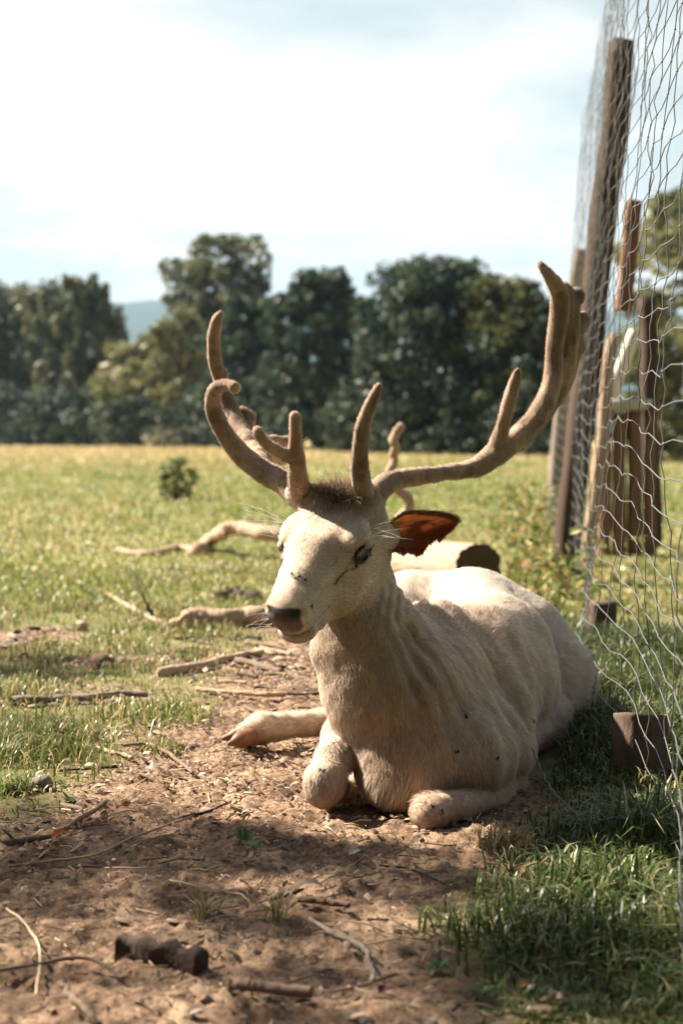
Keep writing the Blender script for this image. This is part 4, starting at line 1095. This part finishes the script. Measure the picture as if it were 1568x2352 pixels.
def stick(name, label, pts, r0, r1, mt=M_twig, cat='stick', group=None, n=16, sides=8, wob=0.25, sides_twigs=(), build=True):
    """pts: photograph pixels on the ground (u, v) or raised (u, v, t); radii in photograph pixels"""
    W_, T_ = [], []
    for p in pts:
        if len(p) == 2:
            t = tG(p[1]); q = on(p[0], p[1]); q[2] += px((r0 + r1) / 2, t) * 0.8 + 0.011 * float(dirt(np.array([q[0]]), np.array([q[1]]))[0]) + 0.003
        else: t = p[2]; q = P(*p)
        W_.append(q); T_.append(t)
    s_ = spline(W_, n); t = float(np.mean(T_))
    seed = rng.uniform(0, 100); rm = px((r0 + r1) / 2, t)
    s_[:, 0] += wob * rm * np.array([vnoise(k * 0.7 + seed, 1.0, 0, 1) for k in range(n)]) * 3
    s_[:, 1] += wob * rm * np.array([vnoise(k * 0.7 + seed, 5.0, 0, 2) for k in range(n)]) * 3
    rad = np.linspace(px(r0, t), px(r1, t), n) * (1 + (0.18 if r0 < 11 else 0.07) * np.array([vnoise(k * 0.9 + seed, 9.0, 0, 3) for k in range(n)]))
    s2 = spline(s_, n * 3); s2 += rng.normal(size=s2.shape) * rm * 0.05
    mb = MB().add(*bark_tube(s2, np.interp(np.linspace(0, 1, n * 3), np.linspace(0, 1, n), rad), max(sides, 10), seed, 0.30 if r0 < 11 else 0.17))
    for fpos, (du, dv, dt), rr in sides_twigs:
        k = int(fpos * (n - 1)); a = s_[k]; e = a + np.array((px(du, t), px(dt, t), -px(dv, t)))
        e[2] = max(e[2], 0.004)
        mb.add(*tube(spline([a, (a + e) / 2 + (0, 0, rm * 0.3), e], 6), np.linspace(px(rr, t), px(rr * 0.35, t), 6), 6, rough=0.25, seed=seed + fpos))
    return tag(mb.build(name, mt), label, cat, group)
# big log behind the deer: barked side and sawn end
lb = empty('log', on(1000, 1345), 'thick sunlit log with a dark sawn end behind the deer', 'log')
a, b = P(1098, 1302, 6.35), P(870, 1286, 8.0); R_ = px(54, 6.45)
s_ = np.linspace(a, b, 60); V, F = bark_tube(s_, R_ * np.linspace(1, 0.95, 60), 52, 3.0, 0.10, cap=False)
MB().add(V, F).build('bark', mat('pale_log_bark', color=(0.46, 0.33, 0.235), color2=(0.27, 0.18, 0.125), rough=0.95, noise=0.6, nscale=14, bump=0.01, bscale=30), lb)
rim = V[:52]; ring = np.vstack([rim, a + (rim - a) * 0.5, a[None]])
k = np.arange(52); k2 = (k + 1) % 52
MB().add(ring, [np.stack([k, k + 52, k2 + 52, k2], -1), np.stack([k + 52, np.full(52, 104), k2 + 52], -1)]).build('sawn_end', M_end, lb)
stick('branch', 'bare upright crooked branch rising behind the deer head', [(895, 1215, 6.3), (935, 1165, 6.3), (915, 1125, 6.3), (898, 1075, 6.3), (903, 1025, 6.3), (922, 975, 6.3)], 13, 10, M_pale, 'branch', n=22)
stick('branch', 'thick bent branch arching over the grass beside the deer muzzle', [(455, 1276), (478, 1258), (505, 1222, 8.2), (545, 1214, 8.1), (600, 1222, 7.9), (660, 1235, 7.8), (720, 1290)], 17, 16, M_pale, 'branch', n=24)
stick('stick', 'thin grey stick touching the foot of the bent branch', [(268, 1270), (350, 1278), (410, 1262), (458, 1272)], 7, 8, M_pale, sides_twigs=[(0.55, (-40, 55, -5), 4)])
log_ = stick('log', 'broken log with a splintered end lying behind the muzzle', [(425, 1446), (520, 1444), (660, 1440)], 25, 23, M_pale, 'log', n=18, sides=12, wob=0.1)
stick('splinter', 'torn bark splinter at the broken end of the log', [(385, 1452), (410, 1425, 4.98), (432, 1408, 4.98)], 10, 5, M_pale, 'splinter', sides_twigs=[(0.5, (28, -20, 3), 6), (0.3, (20, 8, 0), 5)])
stick('bark_chunk', 'dark knotty chunk of bark on the grass behind the broken log', [(512, 1376), (550, 1374), (588, 1382)], 11, 14, M_dark, 'bark', sides_twigs=[(0.2, (-10, -16, 0), 6), (0.5, (5, -18, 0), 7), (0.8, (8, -12, 0), 7)], wob=0.5)
stick('stick', 'long dark tapering stick lying across the pale split stick', [(390, 1502), (470, 1515), (560, 1538), (650, 1560)], 6, 8, M_twig, n=20)
stick('stick', 'pale split stick crossed by the long dark stick', [(368, 1562), (450, 1546), (540, 1530), (604, 1518)], 13, 7, M_pale, n=18)
stick('stick', 'slim pinkish stick lying above the outstretched hoof', [(455, 1598), (520, 1606), (600, 1612), (656, 1611)], 5, 6, M_pale)
stick('stick', 'bark covered stick on the edge of shaded grass and earth', [(35, 1624), (110, 1622), (200, 1620), (270, 1612), (335, 1612)], 10, 7, mat('mottled_bark', color=(0.30, 0.24, 0.19), color2=(0.07, 0.05, 0.04), noise=0.8, nscale=22, rough=0.9), n=20)
stick('stick', 'straight pale stick slanting through the sunny grass', [(180, 1338), (260, 1380), (330, 1420), (385, 1448)], 4, 6, M_pale)
stick('twig', 'thin dark twig standing up from the slanting pale stick', [(302, 1305, 5.6), (330, 1372, 5.4), (352, 1425)], 3, 4, M_dark, 'twig')
stick('twig', 'grey twig on the earth below the green tussock', [(205, 1716), (255, 1732), (308, 1752)], 5, 4, M_pale, 'twig')
stick('twig', 'curved twig beside a curled dry leaf', [(288, 1720), (345, 1722), (400, 1750), (442, 1786)], 5, 4, M_twig, 'twig')
stick('twig', 'straight dark twig lying flat below the tussock', [(120, 1772), (190, 1771), (270, 1768)], 3, 4, M_dark, 'twig')
stick('branch', 'forked twiggy branch beside the bright orange leaf', [(-20, 1955), (40, 1948), (110, 1936), (170, 1905), (248, 1855)], 8, 5, M_twig, 'branch', n=22, sides_twigs=[(0.22, (-8, 62, 0), 7), (0.28, (-30, -28, 0), 5), (0.15, (-22, 30, 0), 5)])
stick('stem', 'long thin dry stem stretching across the shaded earth', [(20, 2008), (120, 1992), (220, 1975), (300, 1935), (380, 1905), (470, 1872), (530, 1850)], 3, 2.5, M_pale, 'stem', n=30)
stick('stick', 'short dark stick under the dry leaf on the earth', [(690, 2080), (750, 2087), (808, 2094)], 7, 8, M_twig)
stick('twig', 'bent lichened twig pointing towards the cut stick', [(714, 2126), (760, 2155), (828, 2188), (848, 2220), (857, 2272)], 6, 5, mat('lichen_twig', color=(0.36, 0.30, 0.25), color2=(0.10, 0.075, 0.06), noise=0.9, nscale=60, rough=0.9), 'twig', n=22)
stick('stick', 'smooth straight cut stick, thickest on the bare earth', [(526, 2284), (600, 2292), (714, 2304)], 15, 13, mat('smooth_stick', color=(0.28, 0.19, 0.135), color2=(0.17, 0.11, 0.075), noise=0.5, nscale=30, rough=0.8), n=14, sides=12, wob=0.05)
post('bark_chunk', 'large dark rotten chunk of wood sunk in the earth', on(278, 2202, 0.016), on(470, 2238, 0.012), 0.030, 0.050, M_dark, cat='bark', rough=0.006, nz_=16, yaw=1.2)
stick('twig', 'slender twig running on from the bent lichened twig', [(738, 2296), (820, 2282), (912, 2252)], 3, 4, M_twig, 'twig')
stick('twig', 'short dark twig between the bramble leaf and the forked branch', [(420, 1886), (470, 1874), (532, 1848)], 4, 3, M_dark, 'twig')
stick('stem', 'pale bent straw stem on the sunlit earth', [(18, 2112), (60, 2150), (92, 2205), (84, 2310)], 3, 2.5, mat('straw', color=(0.52, 0.42, 0.26), rough=0.7), 'stem')
stick('stick', 'thin curved stick on the sunlit earth near the rotten wood', [(-20, 2262), (90, 2240), (200, 2224), (285, 2268)], 5, 4, M_twig)
stick('stick', 'grey stick end poking up the slope by the straw stem', [(138, 2288), (180, 2328), (232, 2380)], 8, 9, M_twig)
stick('twig', 'hair thin twig by the sunlit patch beside the knee', [(610, 1735), (660, 1752), (700, 1765)], 2.5, 2, M_dark, 'twig')
stick('twig', 'fine twig in front of the flat folded knee', [(870, 1995), (940, 2005), (1020, 2040)], 2.5, 2, M_dark, 'twig')
stick('twig', 'little dark twig beside the bent lichened twig head', [(620, 2078), (655, 2070), (695, 2052)], 4, 4, M_dark, 'twig')
for k in range(34):
    u0, v0 = rng.uniform(400, 700), rng.uniform(1450, 1665); an = rng.normal(0.15, 0.35); ln = rng.uniform(25, 75)
    if u0 + ln > 715 + (v0 - 1450) * 0.25 or (v0 > 1600 and u0 < 520): continue
    stick('twig', 'short broken twig in the woody litter between the broken log and the outstretched leg', [(u0, v0), (u0 + ln * 0.5, v0 + 0.25 * ln * an + rng.normal(0, 1.5)), (u0 + ln, v0 + 0.5 * ln * an)], rng.uniform(2.5, 6), rng.uniform(2, 4.5), [M_twig, M_pale, M_dark][k % 3], 'twig', 'broken twigs in the woody litter', n=7, sides=7)
for k in range(26):
    u0, v0 = rng.uniform(40, 1020), rng.uniform(1780, 2330); ln = rng.uniform(18, 60); an = rng.normal(0, 0.6)
    if 690 < u0 + ln / 2 < 1250 and v0 < 1960: continue
    stick('twig', 'small loose twig lying on the open bare earth', [(u0, v0), (u0 + ln * 0.5, v0 + 0.2 * ln * an + rng.normal(0, 2)), (u0 + ln, v0 + 0.4 * ln * an)], rng.uniform(1.6, 3.5), rng.uniform(1.4, 3), [M_twig, M_pale, M_dark][k % 3], 'twig', 'loose twigs on the bare earth', n=7, sides=7)
def stone(label, u, v, r, sq=(1.2, 1, 0.75), mt=M_stone, cat='stone', group=None, name='stone'):
    t = tG(v); c = on(u, v); R_ = px(r, t); c[2] += R_ * sq[2] * 0.45
    V, F = sphere((0, 0, 0), 1.0, nu=16, nv=10)
    sd = rng.uniform(0, 50)
    V = V * (1 + 0.30 * fbm(V[:, 0] * 1.3 + sd, V[:, 1] * 1.3, V[:, 2] * 1.3, 3, 50))[:, None]
    V = V * np.array(sq) * R_ + c
    return tag(MB().add(V, F).build(name, mt, None, smooth=False), label, cat, group)
stone('brown angular stone in the grass past the shaded turf', 238, 1536, 28, (1.05, 0.8, 0.7), mat('brown_stone', color=(0.22, 0.13, 0.085), color2=(0.13, 0.08, 0.055), noise=0.4, nscale=20, rough=0.9, bump=0.004))
stone('smooth grey stone at the edge of the earth', 98, 1806, 23, (1.0, 1, 0.8))
stone('pale stone half hidden in the sunny grass', 190, 1455, 17, (0.9, 0.8, 1.0), mat('pale_stone', color=(0.42, 0.34, 0.26), color2=(0.3, 0.23, 0.17), noise=0.4, nscale=20, rough=0.9))
for u, v, r in ((812, 2328, 13), (838, 2342, 15), (990, 2350, 14), (955, 2350, 9), (505, 2048, 9), (640, 2050, 9)): stone('small grey pebble on the bare earth', u, v, r, group='pebbles on the earth', name='pebble', cat='pebble')

# ------------------------------------------------------------------ leaves and small plants
def leaf_mesh(mb, c, length, width, yaw, pitch, roll, col, curl=0.4, teeth=0.0, n=9, m=4):
    a = np.linspace(0, 1, n); w_ = np.sin(np.pi * a ** 0.8) ** 0.9 * width / 2
    if teeth: w_ = w_ * (1 + teeth * np.where(np.arange(n) % 2, 1, -0.4))
    b = np.linspace(-1, 1, 2 * m + 1)
    X = a[:, None] * length + 0 * b; Y = w_[:, None] * b
    Zl = -curl * length * (a[:, None] - 0.4) ** 2 + abs(curl) * 0.6 * np.abs(Y) + 0.04 * length * np.sin(a[:, None] * 19) * np.abs(b)
    V = np.stack([X, Y, Zl], -1).reshape(-1, 3)
    R = np.array(Matrix.Rotation(yaw, 3, 'Z') @ Matrix.Rotation(-pitch, 3, 'Y') @ Matrix.Rotation(roll, 3, 'X'))
    V = V @ R.T; V[:, 2] -= min(V[:, 2].min(), 0); V = V + np.asarray(c)
    k = 2 * m + 1; i, j = np.meshgrid(np.arange(n - 1), np.arange(k - 1), indexing='ij')
    q = np.stack([i * k + j, i * k + j + 1, (i + 1) * k + j + 1, (i + 1) * k + j], -1).reshape(-1, 4)
    mb.add(V, [q], np.array(col) * rng.uniform(0.85, 1.15, (len(V), 1)))
def ground_leaf(label, u, v, size, col, yaw, curl=0.8, group=None, pitch=0.25, roll=0.3, wr=0.6):
    t = tG(v); mb = MB(); leaf_mesh(mb, on(u, v, 0.014), px(size, t), px(size * wr, t), yaw, pitch, roll, col, curl, teeth=0.12)
    tag(mb.build('fallen_leaf', M_leafG), label, 'leaf', group)
ground_leaf('bright orange fallen leaf on the forked branch', 118, 1940, 42, (0.55, 0.13, 0.03), 0.3, pitch=0.5)
ground_leaf('tiny red leaf scrap on the shaded earth', 268, 1868, 18, (0.5, 0.10, 0.02), 1.0)
ground_leaf('orange leaf caught in the grass tussock', 145, 1684, 26, (0.50, 0.14, 0.04), 0.6)
ground_leaf('curled pale dry leaf beside the bramble sprig', 552, 1876, 52, (0.42, 0.34, 0.26), 0.1, 1.0, wr=0.45)
ground_leaf('crumpled tan dry leaf above the short dark stick', 680, 2056, 64, (0.36, 0.28, 0.20), 0.2, 0.9, wr=0.5)
ground_leaf('curled grey brown leaf by the curved twig', 330, 1786, 50, (0.30, 0.23, 0.17), -0.4, 1.0)
ground_leaf('small torn grey leaf in front of the flat folded knee', 800, 1968, 38, (0.40, 0.36, 0.31), 0.6, 0.6)
ground_leaf('rust orange leaf at the foot of the grass bank', 1185, 2030, 44, (0.42, 0.20, 0.08), 0.9, 0.8, pitch=0.7)
ground_leaf('dry brown leaf lying below the grass bank', 1190, 2285, 36, (0.36, 0.15, 0.05), 0.2, 0.8)
ground_leaf('brown leaf scrap by the rotten wood', 300, 2262, 24, (0.40, 0.17, 0.08), 1.3)
bs = empty('bramble_sprig', on(565, 1925), 'small green bramble sprig with toothed leaves on bare earth', 'plant')
for u, v, s_, yw, pt in ((560, 1940, 62, -0.9, 0.15), (560, 1935, 40, 1.9, 0.9), (556, 1938, 34, 3.2, 0.7), (566, 1936, 34, 0.7, 0.8)):
    mb = MB(); leaf_mesh(mb, on(u, v, 0.012), px(s_, 2.43), px(s_ * 0.68, 2.43), yw, pt, 0.1, (0.07, 0.14, 0.03), 0.4, teeth=0.14, n=15)
    mb.build('leaf', M_leafG, bs)
MB().add(*tube(spline([on(562, 1950), on(560, 1940, 0.012), on(556, 1930, 0.035)], 6), 0.0012, 5)).build('stem', mat('green_stem', color=(0.12, 0.16, 0.05)), bs)
def sprout(label, u, v, size, n, col, spread=1.2):
    t = tG(v); root = empty('seedling', on(u, v), label, 'plant')
    for k in range(n):
        mb = MB(); leaf_mesh(mb, on(u, v, 0.003), px(size, t) * rng.uniform(0.7, 1.1), px(size * 0.36, t), k * 2 * math.pi / n + rng.uniform(-0.3, 0.3), rng.uniform(0.1, spread), 0.1, col, 0.5, n=7, m=2)
        mb.build('leaf', M_leafG, root)
sprout('tiny two leaved seedling beside the bramble sprig', 632, 1925, 18, 4, (0.07, 0.13, 0.05), 0.9)
sprout('dark green broad leaved weed at the edge of the grass', 1005, 2225, 50, 6, (0.05, 0.10, 0.03), 0.8)
sprout('low weed with narrow leaves by the grass bank', 1100, 2290, 55, 7, (0.09, 0.14, 0.04), 0.8)
sprout('small green weed on the shaded earth past the forked branch', 160, 1850, 36, 7, (0.07, 0.10, 0.035), 1.2)

# ------------------------------------------------------------------ grass
def blades(xy, h, w_, col, lean=0.5, name='grass', zoff=None):
    n = len(xy); x, y = xy[:, 0], xy[:, 1]
    z = gh(x, y) - 0.003
    az = rng.uniform(0, 2 * math.pi, n); ln = np.abs(rng.normal(0, lean, n)) + 0.1
    d = np.stack([np.cos(az), np.sin(az), np.zeros(n)], -1); sd = np.stack([-np.sin(az), np.cos(az), np.zeros(n)], -1)
    tw = rng.uniform(-0.9, 0.9, n)[:, None]; sd = sd + d * tw; sd /= np.linalg.norm(sd, axis=1, keepdims=True)
    b = np.stack([x, y, z], -1); h_ = h[:, None]; W_ = w_[:, None]; ln = ln[:, None]; up = np.array((0, 0, 1.0))
    m1 = b + up * h_ * 0.45 + d * h_ * ln * 0.18
    m2 = b + up * h_ * (0.80 - 0.12 * ln) + d * h_ * ln * 0.50
    e = b + up * h_ * (1.0 - 0.35 * np.minimum(ln, 1.6)) + d * h_ * ln * 0.95
    V = np.stack([b - sd * W_ * 0.4, b + sd * W_ * 0.4, m1 - sd * W_ * 0.5, m1 + sd * W_ * 0.5, m2 - sd * W_ * 0.36, m2 + sd * W_ * 0.36, e], 1)
    i = np.arange(n)[:, None] * 7
    q = np.concatenate([i + np.array([[0, 1, 3, 2]]), i + np.array([[2, 3, 5, 4]])]); t3 = i + np.array([[4, 5, 6]])
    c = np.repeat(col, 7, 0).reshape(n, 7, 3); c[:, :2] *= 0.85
    o = mesh_np(name, V.reshape(-1, 3), [t3, q], M_grass, None, c.reshape(-1, 3), smooth=False)
    return o
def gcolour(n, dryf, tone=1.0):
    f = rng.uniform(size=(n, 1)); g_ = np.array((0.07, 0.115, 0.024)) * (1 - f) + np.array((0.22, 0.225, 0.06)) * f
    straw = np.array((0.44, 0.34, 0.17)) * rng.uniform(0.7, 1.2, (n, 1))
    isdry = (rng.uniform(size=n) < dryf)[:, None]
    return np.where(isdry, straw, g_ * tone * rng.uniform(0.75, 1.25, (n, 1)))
# bank of long grass along the fence
n = 60000
y = rng.uniform(1.75, 5.6, n); x = fence_x(y) + rng.uniform(-0.75, 0.95, n)
dm = dirt(x, y); dsd = poly_sd(x, y, DIRT)
keep = rng.uniform(size=n) > dm * 1.1
# not inside the lying body
ins = (poly_sd(x, y, to_world2([(760, 1860), (900, 1880), (1220, 1830), (1300, 1720), (1375, 1640), (1250, 1560), (800, 1560)])) > -0.01)
keep &= ~ins
x, y = x[keep], y[keep]; n = len(x)
clump = sstep(-0.5, 0.6, fbm(x * 5, y * 5, 0, 2, 120)); edge = sstep(0.0, 0.28, -poly_sd(x, y, DIRT))
h = (0.050 + 0.135 * clump * rng.uniform(0.4, 1.3, n)) * (0.45 + 0.55 * edge) * (0.65 + 0.35 * sstep(2.0, 2.7, y)) * (0.4 + 0.6 * sstep(0.12, 0.3, np.hypot(x - 0.70, y - 3.28))) * (1 - 0.25 * sstep(-0.30, -0.10, x - fence_x(y)))
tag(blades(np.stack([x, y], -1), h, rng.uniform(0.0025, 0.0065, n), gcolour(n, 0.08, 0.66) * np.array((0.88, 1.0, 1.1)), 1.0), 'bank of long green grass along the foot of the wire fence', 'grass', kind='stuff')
# turf at the left edge of the earth
n = 130000
y = rng.uniform(2.9, 8.5, n) ; x = rng.uniform(-2.4, 1.4, n)
ok = np.abs(x) < 0.30 * y; x, y = x[ok], y[ok]
p_keep = (1 - dirt(x, y)) * np.clip((4.2 / y) ** 1.3, 0.25, 1) * np.where(x > fence_x(y) - 0.6, 0.5, 1) * (0.35 + 0.65 * sstep(-0.3, 0.3, fbm(x * 4, y * 4, 0, 3, 124)))
k = (rng.uniform(size=len(x)) < p_keep) & ~(poly_sd(x, y, to_world2([(760, 1860), (900, 1880), (1220, 1830), (1300, 1720), (1375, 1640), (1250, 1560), (800, 1560)])) > -0.02); x, y = x[k], y[k]; n = len(x)
h = (0.018 + 0.034 * sstep(-0.4, 0.6, fbm(x * 4, y * 4, 0, 2, 121))) * rng.uniform(0.6, 1.5, n)
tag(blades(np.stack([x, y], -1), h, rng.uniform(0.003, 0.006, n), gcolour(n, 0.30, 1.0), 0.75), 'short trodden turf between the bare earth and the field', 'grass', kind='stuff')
# open field, coarser blades with distance
n = 150000
r = np.exp(rng.uniform(math.log(6.5), math.log(95), n)); th = rng.uniform(-0.34, 0.34, n)
x, y = r * np.sin(th), r * np.cos(th)
k = dirt(x, y) < 0.5; x, y, r = x[k], y[k], r[k]; n = len(x)
h = (0.028 + 0.0014 * r) * rng.uniform(0.6, 1.6, n) * (0.7 + 0.6 * sstep(-0.3, 0.6, fbm(x * 0.8, y * 0.8, 0, 3, 122)))
dryf = np.clip(0.10 + 0.8 * sstep(22, 65, y) + 0.25 * fbm(x * 0.3, y * 0.3, 0, 3, 31), 0, 1)
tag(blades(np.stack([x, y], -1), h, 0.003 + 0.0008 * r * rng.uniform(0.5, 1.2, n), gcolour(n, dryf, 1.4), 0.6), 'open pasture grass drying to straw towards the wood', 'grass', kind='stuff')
# weedy yellowing herbage at the foot of the far fence
n = 3600
y = rng.uniform(5.6, 13, n); x = fence_x(y) + rng.normal(-0.12, 0.17, n)
kk = (x > fence_x(y) - 0.30) | (y > 9.5); x, y = x[kk], y[kk]; n = len(x)
c0 = np.stack([x, y, rng.uniform(0.02, 1, n) ** 1.4 * 0.42 * (0.5 + 0.5 * sstep(-0.3, 0.5, fbm(x * 2, y * 2, 0, 2, 130)))], -1)
V, F = leaf_quads(c0, 0.028, n, 0.8)
f = rng.uniform(size=(n, 1)); cl = np.where(f < 0.5, np.array((0.13, 0.16, 0.04)), np.where(f < 0.92, np.array((0.30, 0.25, 0.09)), np.array((0.30, 0.17, 0.08)))) * rng.uniform(0.7, 1.3, (n, 1))
tag(mesh_np('weeds', V, [F], M_leafG, None, np.repeat(cl, 4, 0), smooth=False), 'yellowing weeds growing along the fence foot behind the deer', 'weeds', kind='stuff')
def tussock(label, u, v, n, rad, hh, dryf, group=None):
    c = on(u, v); x = c[0] + rng.normal(size=n) * rad; y = c[1] + rng.normal(size=n) * rad
    tag(blades(np.stack([x, y], -1), hh * rng.uniform(0.5, 1.2, n), rng.uniform(0.002, 0.0045, n), gcolour(n, dryf, 1.1), 0.8, 'grass_tussock'), label, 'grass', group)
tussock('bright green grass tussock at the left margin of the bare earth', 60, 1720, 900, 0.10, 0.075, 0.2)
tussock('grass tuft growing beside the grey twig', 120, 1690, 380, 0.05, 0.075, 0.2)
tussock('small grass tuft above the curved twig', 375, 1725, 130, 0.028, 0.05, 0.1)
tussock('grass tuft sprouting by the smooth grey stone', 35, 1815, 240, 0.022, 0.05, 0.1)
tussock('sparse tuft between the pale split stick and the slim stick', 430, 1660, 260, 0.05, 0.05, 0.15)
tussock('tuft of dead tangled roots at the edge of the grass bank', 1165, 1945, 260, 0.03, 0.05, 1.0)
tussock('thin pale grass wisp on the open earth', 470, 2110, 40, 0.008, 0.06, 0.8)
tussock('thin wisp of grass by the dark little twig', 635, 2110, 40, 0.008, 0.06, 0.6)

# ------------------------------------------------------------------ litter on the bare earth
n = 42000
y = rng.uniform(1.75, 5.8, n); x = rng.uniform(-1.3, 0.75, n)
k = (np.abs(x) < 0.33 * y) & (rng.uniform(size=n) < dirt(x, y) * (0.25 + 0.75 * sstep(-0.4, 0.5, fbm(x * 2.5, y * 2.5, 0, 3, 140)))); x, y = x[k], y[k]; n = len(x)
gz = gh(x, y)
yaw = rng.uniform(0, math.pi, n); ln = np.exp(rng.normal(math.log(0.0068), 0.6, n)) * (1 + 0.9 * sstep(3.9, 4.6, y)); wd = ln * rng.uniform(0.15, 0.7, n); th_ = np.minimum(wd * 0.4, 0.004)
a = np.stack([np.cos(yaw), np.sin(yaw), rng.normal(0, 0.25, n)], -1); b = np.stack([-np.sin(yaw), np.cos(yaw), rng.normal(0, 0.3, n)], -1); up = np.array((0, 0, 1.0))
c = np.stack([x, y, gz + 0.009 + 0.008 * rng.uniform(size=n)], -1)
A, Bv, Cc, Hh = a * ln[:, None] / 2, b * wd[:, None] / 2, c, up * th_[:, None]
V = np.stack([Cc - A - Bv * 0.6, Cc + A * 0.8 - Bv, Cc + A + Bv * 0.7, Cc - A * 0.9 + Bv, Cc - A * 0.6 + Hh, Cc + A * 0.5 + Hh * 1.3], 1).reshape(-1, 3)
i = np.arange(n)[:, None] * 6
T3 = np.concatenate([i + np.array([f]) for f in ((0, 4, 3), (1, 2, 5))]); Q4 = np.concatenate([i + np.array([f]) for f in ((0, 1, 5, 4), (2, 3, 4, 5))])
pal = np.array([(0.30, 0.21, 0.145), (0.16, 0.105, 0.07), (0.09, 0.06, 0.042), (0.42, 0.32, 0.22), (0.22, 0.185, 0.16)])
cl = pal[rng.choice(5, n, p=(0.25, 0.30, 0.27, 0.10, 0.08))] * rng.uniform(0.7, 1.3, (n, 1))
tag(mesh_np('litter', V, [T3, Q4], M_chip, None, np.repeat(cl, 6, 0), smooth=False), 'wood chips, crumbs of soil and leaf scraps on bare earth', 'litter', kind='stuff')
# thin dry stalks strewn about
mb = MB()
for k in range(900):
    yy = rng.uniform(1.8, 5.2); xx = rng.uniform(-0.32 * yy, 0.7)
    if rng.uniform() > dirt(np.array([xx]), np.array([yy]))[0]: continue
    ln = rng.uniform(0.02, 0.10); an = rng.uniform(0, math.pi); z0 = float(gh(xx, yy)) + 0.010
    p0 = np.array((xx, yy, z0)); d = np.array((math.cos(an), math.sin(an), rng.normal(0, 0.06))) * ln
    mb.add(*tube([p0, p0 + d * 0.5 + rng.normal(size=3) * ln * 0.07, p0 + d], rng.uniform(0.0006, 0.0018), 4), pal[rng.choice([0, 1, 3])] * rng.uniform(0.7, 1.4))
tag(mb.build('dry_stalks', M_chip), 'fine dry stalks strewn over the bare earth', 'litter', kind='stuff')

# ------------------------------------------------------------------ air
hz = MB().add(*box((-300, 1490, 150), (5800, 3200, 304))).build('haze', None, None, smooth=False)
mh = bpy.data.materials.new('air'); mh.use_nodes = True
mh.node_tree.nodes.clear()
o_ = mh.node_tree.nodes.new('ShaderNodeOutputMaterial'); pv = mh.node_tree.nodes.new('ShaderNodeVolumePrincipled')
pv.inputs['Color'].default_value = (0.58, 0.80, 1.0, 1); pv.inputs['Density'].default_value = 0.00014; pv.inputs['Anisotropy'].default_value = 0.2
mh.node_tree.links.new(pv.outputs[0], o_.inputs['Volume'])
hz.data.materials.append(mh)
tag(hz, 'thin pale air between the camera and the far ridge', 'haze', kind='stuff')
